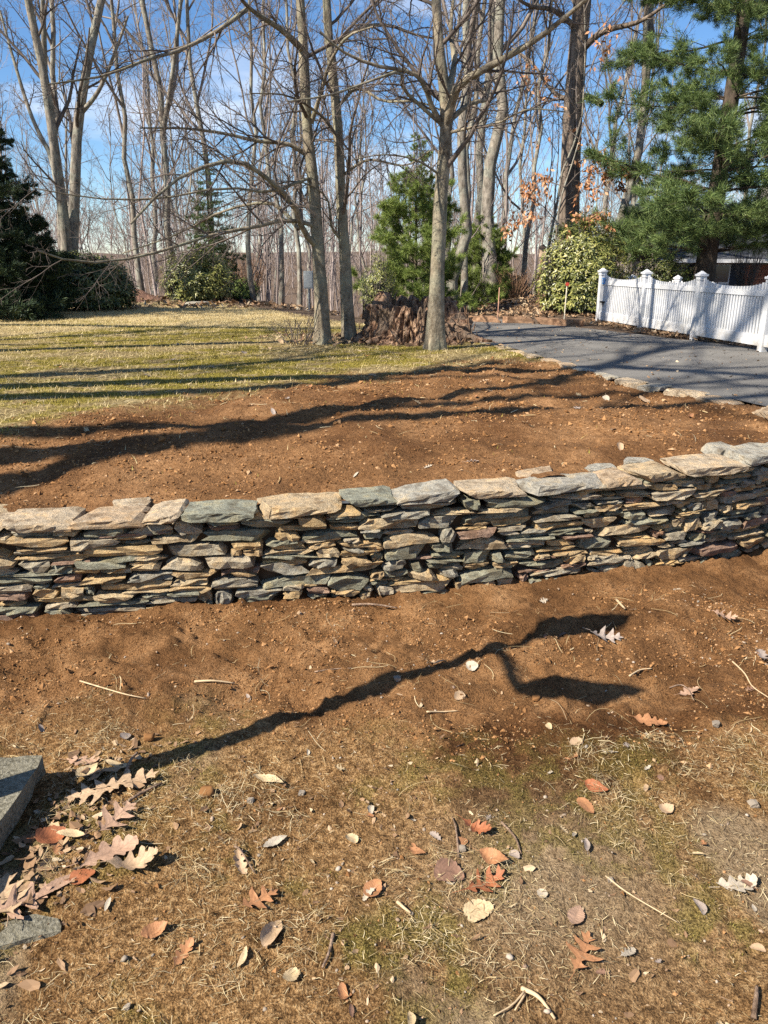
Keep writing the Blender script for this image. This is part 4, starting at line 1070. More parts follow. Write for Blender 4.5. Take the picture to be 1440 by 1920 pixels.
# ------------------------------------------------------------------ white picket fence
def fence(label, pts, H, seed, zs=None):
    p0 = np.array(pts[0]); t = thing('picket_fence', label, 'fence', (p0[0], p0[1], float(zt_base(*p0))), 'white picket fence runs by the driveway')
    PW = .095
    P3 = [np.array((p[0], p[1], float(zt_base(p[0], p[1])) if zs is None else zs[i_])) for i_, p in enumerate(pts)]
    for p in P3:
        a = math.atan2(pts[1][1] - pts[0][1], pts[1][0] - pts[0][0])
        po = mk('post', box(p + (0, 0, H / 2 - .05), (PW, PW, H + .1), a), BOXF, M['fence'], t)
        c1 = box(p + (0, 0, H + .015), (PW + .05, PW + .05, .03), a); c2 = box(p + (0, 0, H + .0435), (PW + .02, PW + .02, .025), a); c2[4:, :2] = c2[4:, :2] * .15 + p[:2] * .85; c2[4:, 2] += .02
        c0 = box(p + (0, 0, H - .028), (PW + .02, PW + .02, .05), a)
        V, F = join([(c0, BOXF), (c1, BOXF), (c2, BOXF)]); mk('post_cap', V, F, M['fence'], po)
    for i in range(len(P3) - 1):
        a_, b_ = P3[i], P3[i + 1]; dv = b_ - a_; ln = np.linalg.norm(dv[:2]); u = dv / ln; rz = math.atan2(u[1], u[0])
        nv = np.array([u[1], -u[0], 0])
        if nv[1] > 0: nv = -nv
        def rail(z, hh, th):
            v = box((0, 0, 0), (ln - PW - .002, th, hh)); s = (v[:, 0] / ln + .5)[:, None]
            w_ = a_ * (1 - s) + b_ * s; w_[:, 2] += v[:, 2] + z; w_ += nv * v[:, 1:2]; return w_
        for z, hh in ((.16, .15), (H * .80, .075)): mk('rail', rail(z, hh, .045), BOXF, M['fence'], t)
        n = int(round((ln - PW) / .0665)); pm_ = None
        for q in range(n):
            s = (PW / 2 + .022 + (ln - PW - .044) * (q + .5) / n) / ln
            e = min(s, 1 - s) * ln
            tp = H * .875 + .12 * math.exp(-((e - .06) / .16) ** 1.0 * .8)
            if pm_ is None:
                v = box((0, 0, .5), (.033, .022, 1.)); pm_ = mesh('picket', v, BOXF, M['fence'])
            o = bpy.data.objects.new('picket', pm_); link(o, t)
            c = a_ * (1 - s) + b_ * s
            o.matrix_local = Matrix.Translation(Vector(c - np.array(ORG[t.name]) + (0, 0, .20))) @ Matrix.Rotation(rz, 4, 'Z') @ Matrix.Diagonal((1, 1, tp - .20, 1))
    return t
f1 = G(1122, 607); f4 = G(1428, 661)
fd = (f4 - f1)[:2] / 3
FP = [tuple(f1[:2] + fd * i) for i in range(6)]
fr1 = fence('front run of white picket fence with scooped tops, along the leaf strewn driveway edge', FP, .97, 1)
# rear run behind it
RP = [atY(1190, 480, 17.9), atY(1276, 480, 17.2), atY(1343, 480, 16.6), atY(1409, 480, 16.0), atY(1490, 480, 15.3)]
fr2 = fence('short rear run of white picket fence seen over the top of the front one', [tuple(q[:2]) for q in RP], 1.0, 2, [.44, .44, .32, .2, .1])
u_ = unit(fd); nv = np.array([u_[1], -u_[0]]); nv = nv if nv[1] < 0 else -nv
zf = float(zt_base(*f1[:2]))
c = np.array([*(f1[:2] + u_ * .13 + nv * .035), zf + .81])
M['blue'] = mat_plain('blue_sign', (.12, .34, .68), .5, .4, var=.05)
mk('small_sign', box(c, (.10, .012, .12), math.atan2(u_[1], u_[0])), BOXF, M['blue'], fr1)
mk('sign_mark', np.concatenate([box(c + (*(nv * .008), .02), (.06, .006, .02), math.atan2(u_[1], u_[0])), box(c + (*(nv * .008), -.02), (.04, .006, .03), math.atan2(u_[1], u_[0]))]), np.concatenate([BOXF, BOXF + 8]), M['white'], fr1)
c = np.array([*(f1[:2] + u_ * .14 + nv * .03), zf + .42])
V, F = join([(box(c, (.15, .03, .03), math.atan2(u_[1], u_[0])), BOXF), (box(c + (.03, 0, -.04), (.035, .04, .075), math.atan2(u_[1], u_[0])), BOXF), (box(c + (.13, -.05, .03), (.04, .03, .04), math.atan2(u_[1], u_[0])), BOXF)])
mk('latch', V, F, M['black'], fr1)

# ------------------------------------------------------------------ brick house behind the fence
hx0, hy = 9.6, 25.2
hz = -.9
H_ = thing('brick_house', 'low red brick house with dark shingle roof and white gutter, mostly hidden by the pine', 'house', (hx0, hy, hz))
ev = atY(1400, 492, hy)[2]
M['brickwall'] = mat_plain('mortar', (.30, .25, .21), .9, .2, var=.1)
mk('wall', box((hx0 + 5, hy + 3.03, hz + (ev - hz) / 2), (10, 6, ev - hz)), BOXF, M['brickwall'], H_)
kb = NT('red_brick', .85, .2); kb.col(kb.ramp(kb.rand(), [(0, (.26, .085, .05)), (.5, (.36, .13, .075)), (.85, (.42, .2, .13)), (1, (.2, .08, .06))])); M['brick'] = kb.m
bmz = mesh('brick', box((0, 0, 0), (.215, .1, .062)), BOXF, M['brick'])
nb = 0
for row in range(17):
    for cI in range(17):
        if nb >= 290: break
        xx = 11.2 + cI * .227 + (row % 2) * .113; zz_ = ev - .10 - row * .075
        o = bpy.data.objects.new('brick', bmz); link(o, H_); o.location = (xx - hx0, -.018, zz_ - hz); nb += 1
kb = NT('brick_face', .85, .2); tx = kb.n('ShaderNodeTexBrick'); tx.inputs['Scale'].default_value = 4.4; tx.inputs['Color1'].default_value = (.3, .1, .06, 1); tx.inputs['Color2'].default_value = (.4, .16, .1, 1); tx.inputs['Mortar'].default_value = (.3, .25, .2, 1)
mp = kb.n('ShaderNodeMapping'); mp.inputs['Rotation'].default_value = (R(90), 0, 0); kb.l(kb.pos(), mp.inputs[0]); kb.l(mp.outputs[0], tx.inputs['Vector']); kb.l(tx.outputs[0], kb.b.inputs['Base Color']); M['brickface'] = kb.m
mk('brick_facing', box((hx0 + .72, hy - .015, hz + (ev - hz) / 2), (1.44, .07, ev - hz - .02)), BOXF, M['brickface'], H_)
kr = NT('roof_shingle', .9, .2); n1 = kr.noise(kr.pos(), 6, 4, .6, (1, 1, 4)); n2 = kr.noise(kr.pos(), 40, 3); kr.col(kr.ramp(kr.math('ADD', kr.math('MULTIPLY', n1, .5), kr.math('MULTIPLY', n2, .5)), [(.35, (.035, .038, .045)), (.65, (.10, .105, .115))])); kr.bump(n1, .6, .03); M['roof'] = kr.m
x0, x1 = hx0 - 1.2, hx0 + 12
rv = np.array([(x0, hy - .6, ev - .02), (x1, hy - .6, ev - .02), (x1, hy + 3.2, ev + 1.75), (x0, hy + 3.2, ev + 1.75), (x1, hy + 7, ev - .02), (x0, hy + 7, ev - .02)])
rv2 = np.concatenate([rv + (0, 0, .14), rv]); RF = [np.array([(0, 1, 2, 3), (3, 2, 4, 5), (6, 9, 8, 7), (9, 11, 10, 8), (0, 6, 7, 1), (4, 10, 11, 5)]), np.array([(0, 3, 9), (0, 9, 6), (3, 5, 11), (3, 11, 9), (1, 7, 8), (1, 8, 2), (2, 8, 10), (2, 10, 4)])]
ro = mk('roof', rv2, RF, M['roof'], H_)
mk('gutter', *join([(box(((x0 + x1) / 2, hy - .67, ev + .05), (x1 - x0, .12, .11)), BOXF)]), M['white'], ro)
cc = atY(1432, 420, hy + 3.0)
M['tan'] = mat_plain('chimney_stucco', (.40, .35, .29), .9, .2); M['dkbrown'] = mat_plain('dark_cap', (.09, .07, .055), .7, .3)
ch = mk('chimney', box((cc[0] + .25, hy + 3, ev + 1.9), (.95, .7, 1.1)), BOXF, M['tan'], ro)
V, F = join([(box((cc[0] + .25, hy + 3, ev + 2.47), (1.1, .85, .05)), BOXF), (box((cc[0] + .25, hy + 3, ev + 2.68), (.75, .5, .36)), BOXF), (box((cc[0] + .25, hy + 3, ev + 2.89), (.95, .7, .05)), BOXF)])
wn = mk('window', box((10.35, hy - .06, ev - .62), (.95, .06, 1.15)), BOXF, M['white'], H_)
kg = NT('window_glass', .08, .6); kg.col((.03, .045, .07)); M['glass'] = kg.m
mk('pane', np.concatenate([box((10.35, hy - .10, ev - .34), (.8, .02, .48)), box((10.35, hy - .10, ev - .9), (.8, .02, .48))]), np.concatenate([BOXF, BOXF + 8]), M['glass'], wn)
M['shutter'] = mat_plain('navy_shutter', (.015, .02, .035), .6, .3)
for xx in (9.68, 11.0): mk('shutter', box((xx, hy - .075, ev - .62), (.4, .05, 1.15)), BOXF, M['shutter'], H_)

# ------------------------------------------------------------------ small things round the driveway and lawn
M['timber'] = mat_bark('weathered_timber', (.16, .085, .05), (.36, .22, .13), None, (.25, 1, 1), 14)
tb = [(G(878, 603), G(940, 606)), (G(941, 606), G(1003, 607)), (G(1004, 608), G(1092, 613))]
for i, (a_, b_) in enumerate(tb):
    m_ = (a_ + b_) / 2; ln = np.linalg.norm((b_ - a_)[:2]) - .01
    v, f = rough_block(-ln / 2, ln / 2, -.07, .07, -.05, .13, 9, 3, 3, .006, 600 + i); an = math.atan2((b_ - a_)[1], (b_ - a_)[0])
    v = np.stack([v[:, 0] * math.cos(an) - v[:, 1] * math.sin(an), v[:, 0] * math.sin(an) + v[:, 1] * math.cos(an), v[:, 2]], 1) + (m_[0], m_[1], float(zt_base(m_[0], m_[1])))
    tag(mk('landscape_timber', v, f, M['timber'], None), ['brown edging timber nearest the stump on the far driveway side', 'middle one of three brown edging timbers along the far driveway side', 'longest brown edging timber, ending at the round rhododendron'][i], 'timber', 'edging timbers along the driveway')
def stake(px, py, topy, col_, label, disc=False):
    b = G(px, py); h = (py - topy) / FPX * b[1] * .95
    t = thing('driveway_marker', label, 'marker stake', tuple(b)); mk('stick', *tubes(np.array([b - (0, 0, .05), b + (.01, 0, h)]), np.array([.011, .011]), 8, True), M[col_], t)
    if disc:
        a = np.linspace(0, 6.28, 17)[:-1]; v = np.stack([np.concatenate([np.cos(a)] * 2) * .036, np.repeat([-.008, .008], 16), np.concatenate([np.sin(a)] * 2) * .036], 1) + b + (.01, -.015, h)
        F = [np.stack([np.arange(16), (np.arange(16) + 1) % 16, (np.arange(16) + 1) % 16 + 16, np.arange(16) + 16], 1), np.array([np.arange(16)[::-1], np.arange(16) + 16])]
        mk('reflector', v, F, M['red'], t)
M['red'] = mat_plain('red_reflector', (.42, .05, .03), .3, .5); M['palestick'] = mat_plain('pale_stick', (.62, .55, .42), .6, .3); M['orange'] = mat_plain('faded_orange', (.55, .30, .2), .6, .3)
stake(1057, 608, 534, 'palestick', 'thin pale driveway marker with a round red reflector before the round shrub', True)
stake(933, 598, 540, 'orange', 'thin faded orange driveway marker by the edging timbers')
ub = on(589, 20.3); t = thing('utility_box', 'grey metal utility box fixed on a brown post behind the slim pair of trees', 'utility box', tuple(ub))
M['metal'] = mat_plain('grey_metal', (.36, .38, .38), .5, .4, .2)
zt_b = atY(578, 508, 20.3); zb_b = atY(578, 541, 20.3)
mk('post', box((ub[0] + .06, ub[1] + .1, (ub[2] + zt_b[2]) / 2), (.09, .09, zt_b[2] - ub[2] + .2)), BOXF, M['timber'], t)
mk('cabinet', box((zt_b[0], ub[1], (zt_b[2] + zb_b[2]) / 2), (.24, .1, zt_b[2] - zb_b[2])), BOXF, M['metal'], t)
mk('cabinet_door', box((zt_b[0], ub[1] - .056, (zt_b[2] + zb_b[2]) / 2), (.2, .012, zt_b[2] - zb_b[2] - .05)), BOXF, M['metal'], t)
mk('conduit', *tubes(np.array([(zt_b[0], ub[1], zb_b[2] + .02), (zt_b[0], ub[1], ub[2] - .1)]), np.array([.02, .02]), 8), M['metal'], t)
bh = atY(1017, 473, 19.5); bz = float(zt_base(bh[0], bh[1])); t = thing('birdhouse', 'little tan wooden birdhouse on a post beside the round rhododendron', 'birdhouse', (bh[0], bh[1], bz)); M['tanwood'] = mat_plain('tan_wood', (.55, .40, .27), .8, .2)
mk('post', box((bh[0], bh[1] + .06, (bz + bh[2]) / 2), (.05, .05, bh[2] - bz)), BOXF, M['timber'], t); bo = mk('house_box', box(bh, (.13, .13, .2)), BOXF, M['tanwood'], t)
rv = np.array([(-.1, -.1, .1), (.1, -.1, .1), (.1, .1, .1), (-.1, .1, .1), (0, -.1, .18), (0, .1, .18)]) + bh; mk('roof', rv, [np.array([(1, 2, 5, 4), (3, 0, 4, 5), (0, 3, 2, 1)]), np.array([(0, 1, 4), (2, 3, 5)])], M['dkbrown'], t)
mk('entrance_hole', *tubes(np.array([bh + (0, -.064, .03), bh + (0, -.068, .03)]), np.array([.022, .022]), 10, True), M['black'], t)
v, f = stone_variant(420, 7, 5, 3, 8, .04); c = G(370, 574); tag(mk('flat_rock', v * (.75, .35, .16) + c + (0, 0, .04), f, M['cap']), 'low pale flat rock at the far lawn edge before the yellow green rhododendron', 'rock')
c = on(22, 18.6); s = np.linspace(0, 1, 8)[:, None]; tag(mk('fallen_log', *tubes(np.array(c) + (np.array([-1.3, .0, .1]) * (1 - s) + np.array([1.1, .6, .09]) * s), np.full(8, .12), 10, True), M['oak'], None, True), 'dark fallen log lying at the lawn edge under the spruce', 'log')
# leaf mulch mound between the rhododendrons
a = np.linspace(-1, 1, 30); X, Y = np.meshgrid(a, a); rr = np.hypot(X, Y); c = on(258, 23.4); Z = .42 * np.clip(1 - rr, 0, 1) ** 1.2 + .05 * fbm(X * 4, Y * 4, 2, 3, 5) - .06
kl = NT('leaf_mulch', .95, .1); kl.col(kl.ramp(kl.noise(kl.pos(), 25, 4, .7), [(.3, (.09, .045, .03)), (.7, (.34, .2, .14))])); kl.bump(kl.noise(kl.pos(), 30, 3), 1, .04)
tag(mk('mulch_mound', np.stack([X * 1.0, Y * .8, Z], -1).reshape(-1, 3) + c, gridF(30, 30), kl.m, None, True), 'low brown mound of raked leaves between the two rhododendrons', 'leaf mound')

# lamp on the step at the left: its crooked arm and shade throw the shadow on the foreground
lb = np.array((-1.71, 2.05, .11)); t = thing('garden_lamp', 'black post lamp with a crooked side arm standing on the stone step', 'lamp post', tuple(lb))
mk('post', *tubes(lb + np.array([(0, 0, 0), (0, 0, .9), (0, 0, 1.9), (.02, .01, 2.45), (.08, .03, 2.62)]), np.array([.055, .052, .05, .045, .036]), 12), M['black'], t, True)
mk('base', *tubes(lb + np.array([(0, 0, -.005), (0, 0, .03), (0, 0, .05)]), np.array([.1, .1, .055]), 14, True), M['black'], t)
def lathe(prof, c, n=16):
    a = np.arange(n) * 2 * np.pi / n; V = np.concatenate([np.stack([r_ * np.cos(a), r_ * np.sin(a), np.full(n, z_)], 1) for r_, z_ in prof]) + c
    m_ = len(prof); i_ = np.arange(m_ - 1)[:, None] * n; j_ = np.arange(n)[None]; return V, [np.stack([i_ + j_, i_ + (j_ + 1) % n, i_ + n + (j_ + 1) % n, i_ + n + j_], -1).reshape(-1, 4), np.array([np.arange(n)[::-1], np.arange(n) + (m_ - 1) * n])]
def tilted(prof, c, sh):
    V, F = lathe(prof, (0, 0, 0)); V[:, :2] += V[:, 2:3] * np.array(sh); return V + c, F
mk('lantern', *tilted([(.02, -.08), (.06, -.02), (.105, .08), (.115, .16), (.09, .26), (.045, .36), (.01, .42)], lb + (.11, .06, 2.56), (.45, -.1)), M['black'], t, True)
mk('arm', *tubes(lb + catmull([(.02, .01, 2.38), (.0, -.14, 2.46), (.04, -.28, 2.42), (.12, -.36, 2.34), (.22, -.34, 2.32)], 14), np.full(14, .022), 8), M['black'], t, True)
mk('shade', *tilted([(.02, -.06), (.075, -.03), (.105, .03), (.11, .10), (.09, .18), (.05, .25), (.01, .31)], lb + (.23, -.35, 2.34), (.55, -.5)), M['black'], t, True)

# ------------------------------------------------------------------ litter on the ground
g = np.random.default_rng(700)
def in_view(x, y, z, mgn=1.06):
    dep = y * math.cos(PITCH) - (z - CAM_H) * math.sin(PITCH)
    return (np.abs(x / dep) < .5 * mgn)
def scatter_low(n, y0=.75, y1=4.25, wfn=None):
    """random points over the lower ground, denser by wfn(x, y)"""
    x = g.uniform(-2.9, 3.2, n * 3); y = g.uniform(y0, y1, n * 3)
    ok = (y < wall_y(x) - .02) & (np.abs(x) < .62 * y + .75) & ~((x < -1.25) & (y < 2.5))
    if wfn is not None: ok &= g.random(len(x)) < wfn(x, y)
    x, y = x[ok][:n], y[ok][:n]
    return x, y, zlow(x, y)
def rot3(n, tilt):
    """random frames: mostly lying flat"""
    a = g.random(n) * 6.28; up_ = unit(g.normal(0, tilt, (n, 3)) + (0, 0, 1)); u = unit(np.stack([np.cos(a), np.sin(a), 0 * a], 1)); u = unit(u - (u * up_).sum(1, keepdims=True) * up_)
    return u, np.cross(up_, u), up_
OCT = np.array([(1, 0, 0), (-1, 0, 0), (0, 1, 0), (0, -1, 0), (0, 0, 1), (0, 0, -1)], float)
OF = np.array([(0, 2, 4), (2, 1, 4), (1, 3, 4), (3, 0, 4), (2, 0, 5), (1, 2, 5), (3, 1, 5), (0, 3, 5)])
t_ = (1 + 5 ** .5) / 2
ICO = unit(np.array([(-1, t_, 0), (1, t_, 0), (-1, -t_, 0), (1, -t_, 0), (0, -1, t_), (0, 1, t_), (0, -1, -t_), (0, 1, -t_), (t_, 0, -1), (t_, 0, 1), (-t_, 0, -1), (-t_, 0, 1)]))
IF = np.array([(0, 11, 5), (0, 5, 1), (0, 1, 7), (0, 7, 10), (0, 10, 11), (1, 5, 9), (5, 11, 4), (11, 10, 2), (10, 7, 6), (7, 1, 8), (3, 9, 4), (3, 4, 2), (3, 2, 6), (3, 6, 8), (3, 8, 9), (4, 9, 5), (2, 4, 11), (6, 2, 10), (8, 6, 7), (9, 8, 1)])
def lumps(name, x, y, z, size, mat, base=OCT, bf=OF, flat=.7, rough=.28, smooth_=False):
    n = len(x); nb_ = len(base)
    V = base[None] * (1 + g.normal(0, rough, (n, nb_, 1))) * size[:, None, None] * np.stack([g.uniform(.7, 1.3, n), g.uniform(.6, 1.1, n), flat * g.uniform(.7, 1.2, n)], 1)[:, None]
    u, v_, w_ = rot3(n, .4)
    V = V[..., 0:1] * u[:, None] + V[..., 1:2] * v_[:, None] + V[..., 2:3] * w_[:, None] + np.stack([x, y, z + size * .2], 1)[:, None]
    F = (np.arange(n) * nb_)[:, None, None] + bf[None]
    return tag(mk(name, V.reshape(-1, 3), F.reshape(-1, bf.shape[1]), mat, None, smooth_), kind='stuff')
fw = lambda x, y: .06 + .94 * fresh_mask(x, y)
x, y, z = scatter_low(26000, wfn=lambda x, y: fw(x, y) * smooth(.40, .62, fbm(x, y, 2.6, 3, 71)))
lumps('soil_crumbs', x, y, z, np.clip(g.lognormal(-5.55, .5, len(x)), .0018, .017), M['crumb'], OCT, OF, .75, .2)
x = g.uniform(-5.5, 3.1, 60000); y = g.uniform(3.7, 10.5, 60000); ok = (y > wall_y(x) + .36) & (g.random(60000) < bed_mask(x, y) * (.25 + .75 * smooth(.42, .6, fbm(x, y, 2, 3, 72)))) & ~inside(DPOLY, x, y) & (np.abs(x) < .56 * y + .5)
x, y = x[ok][:13000], y[ok][:13000]
lumps('bed_crumbs', x, y, zt(x, y), np.clip(g.lognormal(-5.0, .5, len(x)), .003, .028), M['crumb'], OCT, OF, .75, .2)
x, y, z = scatter_low(900, wfn=lambda x, y: smooth(.35, .6, fbm(x, y, 1.8, 3, 73)))
lumps('pebbles', x, y, z, np.clip(g.lognormal(-5.35, .45, len(x)), .002, .012), M['pebble'], ICO, IF, .6, .1, True)

def flakes(name, x, y, z, size, mat, curl=.35, tilt=.35, asp=(.3, .75)):
    """irregular leaf shaped scraps: a cupped fan of nine outline points"""
    n = len(x); u, v_, w_ = rot3(n, tilt); m = 9
    a = np.arange(m) * 2 * np.pi / m + g.normal(0, .12, (n, m)); rr = g.uniform(.72, 1.12, (n, m)); rr[:, 0] = 1.25
    ox = rr * np.cos(a); oy = rr * np.sin(a) * g.uniform(*asp, (n, 1))
    oz = g.normal(0, curl, (n, 1)) * oy ** 2 * 1.6 + np.abs(g.normal(0, curl, (n, 1))) * ox ** 2 * .5 + g.normal(0, .05, (n, m))
    C = np.zeros((n, 1, 3)); O = np.concatenate([C, np.stack([ox, oy, oz], -1)], 1) * (size * .5)[:, None, None]
    V = O[..., 0:1] * u[:, None] + O[..., 1:2] * v_[:, None] + O[..., 2:3] * w_[:, None] + np.stack([x, y, z + size * .10], 1)[:, None]
    i_ = np.arange(m); f = np.stack([0 * i_, 1 + i_, 1 + (i_ + 1) % m], 1)
    F = ((np.arange(n) * (m + 1))[:, None, None] + f[None]).reshape(-1, 3)
    return tag(mk(name, V.reshape(-1, 3), F, mat, None, False), kind='stuff')
def ribbons(name, x, y, z, ln, wd, mat, curve=.5, lift=.15, tilt=.12, seg=4):
    n = len(x); u, v_, w_ = rot3(n, tilt)
    s = np.linspace(0, 1, seg); c1 = g.normal(0, curve, n); c2 = g.normal(0, curve, n)
    bx = ln[:, None] * (s[None] - .5); by = ln[:, None] * (c1[:, None] * (s[None] - .5) ** 2 + c2[:, None] * (s[None] - .5) ** 3 * 1.5); bz = ln[:, None] * lift * np.abs(g.normal(0, 1, n))[:, None] * np.sin(s[None] * 3.14 * g.uniform(.5, 1, (n, 1)))
    P = np.stack([x, y, z + .003], 1)[:, None] + bx[..., None] * u[:, None] + by[..., None] * v_[:, None] + bz[..., None] * np.array([0, 0, 1.])
    P[..., 2] += .002
    T = unit(np.gradient(P, axis=1)); sd_ = unit(np.cross(T, w_[:, None] + g.normal(0, .4, (n, 1, 3)))) * (wd[:, None, None] * .5) * np.array([1] * (seg - 1) + [.3])[None, :, None]
    V = np.stack([P - sd_, P + sd_], 2).reshape(-1, 3); b = (np.arange(n) * seg * 2)[:, None]; i_ = (np.arange(seg - 1) * 2)[None]
    F = np.stack([b + i_, b + i_ + 1, b + i_ + 3, b + i_ + 2], -1).reshape(-1, 4)
    return tag(mk(name, V, F, mat), kind='stuff')
dry = lambda x, y: (1 - .93 * fresh_mask(x, y)) * (.12 + .88 * smooth(.42, .62, fbm(x, y, 2.2, 4, 74)))
x, y, z = scatter_low(26000, wfn=dry); ribbons('dead_grass', x, y, z, np.clip(g.lognormal(-3.9, .55, len(x)), .006, .07), g.uniform(.0008, .002, len(x)), M['straw'], .22, .12, .25, 3)
x, y, z = scatter_low(190, wfn=lambda x, y: .3 + .7 * fresh_mask(x, y)); ribbons('root_fibres', x, y, z, g.uniform(.04, .20, len(x)), g.uniform(.0014, .0032, len(x)), M['straw'], .6, .06, .06, 8)
x, y, z = scatter_low(2600, wfn=lambda x, y: (.15 + .85 * (1 - fresh_mask(x, y))) * smooth(.35, .6, fbm(x, y, 1.7, 3, 75))); flakes('leaf_crumbs', x, y, z, np.clip(g.lognormal(-4.3, .45, len(x)), .006, .04), M['litter'])
# matted tufts of dead grass
cx = g.uniform(-1.2, 1.9, 420); cy = g.uniform(.95, 2.9, 420); ok = g.random(420) < dry(cx, cy) ; cx, cy = cx[ok][:75], cy[ok][:75]
m_ = 30; x = (cx[:, None] + g.normal(0, .035, (len(cx), m_))).ravel(); y = (cy[:, None] + g.normal(0, .028, (len(cx), m_))).ravel(); z = zlow(x, y) + np.abs(g.normal(0, .004, len(x)))
ribbons('grass_tufts', x, y, z, g.uniform(.02, .08, len(x)), g.uniform(.0008, .0017, len(x)), M['straw'], .45, .22, .4, 4)
# heap of leaf scraps between the stone step and the soil
x = g.normal(-1.1, .13, 330); y = g.normal(2.12, .26, 330) ; ok = (x > -1.27) & (y > 1.4); x, y = x[ok], y[ok]; flakes('leaf_scraps', x, y, zlow(x, y) + g.uniform(0, .012, len(x)), np.clip(g.lognormal(-3.5, .45, len(x)), .012, .08), M['litter'])
# moss: tiny blades
def blades(name, x, y, z, h, wd, mat, lean=.5):
    n = len(x); a = g.random(n) * 6.28; tip_ = np.stack([x, y, z], 1) + np.stack([np.cos(a) * lean * h * g.random(n) * 1.6, np.sin(a) * lean * h * g.random(n) * 1.6, h], 1)
    s = np.stack([-np.sin(a + g.normal(0, .6, n)), np.cos(a), 0 * a], 1) * (wd * .5)[:, None]; b = np.stack([x, y, z - .003], 1)
    V = np.stack([b - s, b + s, tip_], 1).reshape(-1, 3); return tag(mk(name, V, np.arange(n * 3).reshape(-1, 3), mat), kind='stuff')
def mossw(x, y):
    fr = fresh_mask(x, y); return smooth(.47, .62, fbm(x, y, 2.3, 5, 41)) * (1 - fr) * (.55 + .45 * smooth(2.3, 1.4, y)) * (.3 + .7 * smooth(.3, .55, fbm(x, y, 14, 3, 42)))
x, y, z = scatter_low(110000, wfn=mossw); blades('moss', x, y, z, g.uniform(.003, .010, len(x)), g.uniform(.002, .004, len(x)), M['moss'])
# upper lawn: dead grass and moss
n_ = 230000
y = 4.3 + 19.7 * g.random(n_) ** .8; x = -(.53 * y + .3) + (.53 * y + 2.4) * g.random(n_)
yc_ = np.interp(x, [-60, -5.3, -1.1, .2, 1.2, 2.6, 60], [24, 23.6, 16, 14.2, 13.2, 11, 11])
ok = (y < yc_ + .4) & (g.random(n_) > bed_mask(x, y) * .985) & ~inside(DPOLY, x, y) & (y > wall_y(x) + .5)
x, y = x[ok], y[ok]
mw = smooth(.34, .56, fbm(x, y * 1.6, .9, 5, 52)) * smooth(.28, .54, fbm(x, y, 6, 4, 54)) * smooth(19, 13.5, y + (fbm(x, y, .7, 2, 53) - .5) * 3)
nr = smooth(15.5, 12, y); kp = g.random(len(x)) > nr * .9 * (1 - mw); x, y, mw = x[kp], y[kp], mw[kp]
m_ = g.random(len(x)) < mw
blades('lawn_grass', x[~m_], y[~m_], zt(x[~m_], y[~m_]), g.uniform(.015, .05, (~m_).sum()), g.uniform(.004, .009, (~m_).sum()), M['grass'], 1.3)
blades('lawn_moss', x[m_], y[m_], zt(x[m_], y[m_]), g.uniform(.012, .03, m_.sum()), g.uniform(.005, .010, m_.sum()), M['lawnmoss'], .9)
# straw and roots on the bed and lawn
x = g.uniform(-5, 3, 2200); y = g.uniform(4.6, 13, 2200); ok = ~inside(DPOLY, x, y) & (y > wall_y(x) + .4) & (g.random(2200) < .3 + .7 * (1 - bed_mask(x, y))); x, y = x[ok], y[ok]
ribbons('bed_straw', x, y, zt(x, y), g.uniform(.03, .16, len(x)), g.uniform(.003, .007, len(x)), M['straw'], .5, .1, .1, 6)
# leaf litter: fence foot, stump, bank and the edge of the wood
def litter(name, n, fx, ln=(.04, .11)):
    x, y = fx(n); ok = ~inside(DPOLY, x, y); x, y = x[ok], y[ok]
    flakes(name, x, y, zt_base(x, y) + .03 + g.random(len(x)) * .02, g.uniform(*ln, len(x)) * 1.15, M['litter'], .5, .5)
def ff(n):
    s = g.uniform(-.1, 5, n); o = g.normal(.05, .17, n); p = f1[:2][None] + fd[None] * s[:, None] + nv[None] * o[:, None]; return p[:, 0], p[:, 1]
litter('fence_leaves', 1500, ff)
litter('bank_leaves', 2600, lambda n: (g.uniform(1.5, 8, n), 16.3 + np.abs(g.normal(0, 2.2, n))))
litter('stump_leaves', 700, lambda n: (g.normal(.15, .8, n), g.normal(12.5, .45, n)), (.04, .1))
litter('wood_leaves', 6000, lambda n: (lambda y: ((g.uniform(-.6, .6, n)) * y, y))(20 + 25 * g.random(n) ** 1.4), (.08, .2))
# specks fallen on the asphalt
x = g.uniform(1.5, 6, 900); y = g.uniform(6, 16, 900); ok = inside(DPOLY, x, y); x, y = x[ok], y[ok]; flakes('driveway_specks', x, y, zt_base(x, y) + .013, g.uniform(.012, .05, len(x)), M['litter'])

# ------------------------------------------------------------------ single leaves one can point at
OUT = {'redoak': [(0, .01), (.07, .02), (.11, .05), (.16, .15), (.22, .20), (.235, .15), (.235, .07), (.27, .05), (.32, .10), (.38, .25), (.45, .34), (.50, .40), (.505, .32), (.475, .20), (.465, .09), (.51, .055), (.57, .10), (.65, .24), (.73, .31), (.745, .25), (.715, .15), (.715, .07), (.77, .055), (.84, .12), (.90, .17), (.905, .12), (.90, .05), (.96, .03), (1, .004)],
       'oak': [(0, .01), (.08, .03), (.14, .10), (.19, .16), (.24, .17), (.27, .13), (.29, .09), (.33, .10), (.38, .19), (.44, .27), (.49, .29), (.52, .24), (.53, .15), (.56, .12), (.60, .16), (.66, .25), (.71, .27), (.74, .23), (.745, .15), (.78, .12), (.83, .17), (.88, .18), (.91, .14), (.92, .09), (.96, .10), (.99, .07), (1, .01)]}
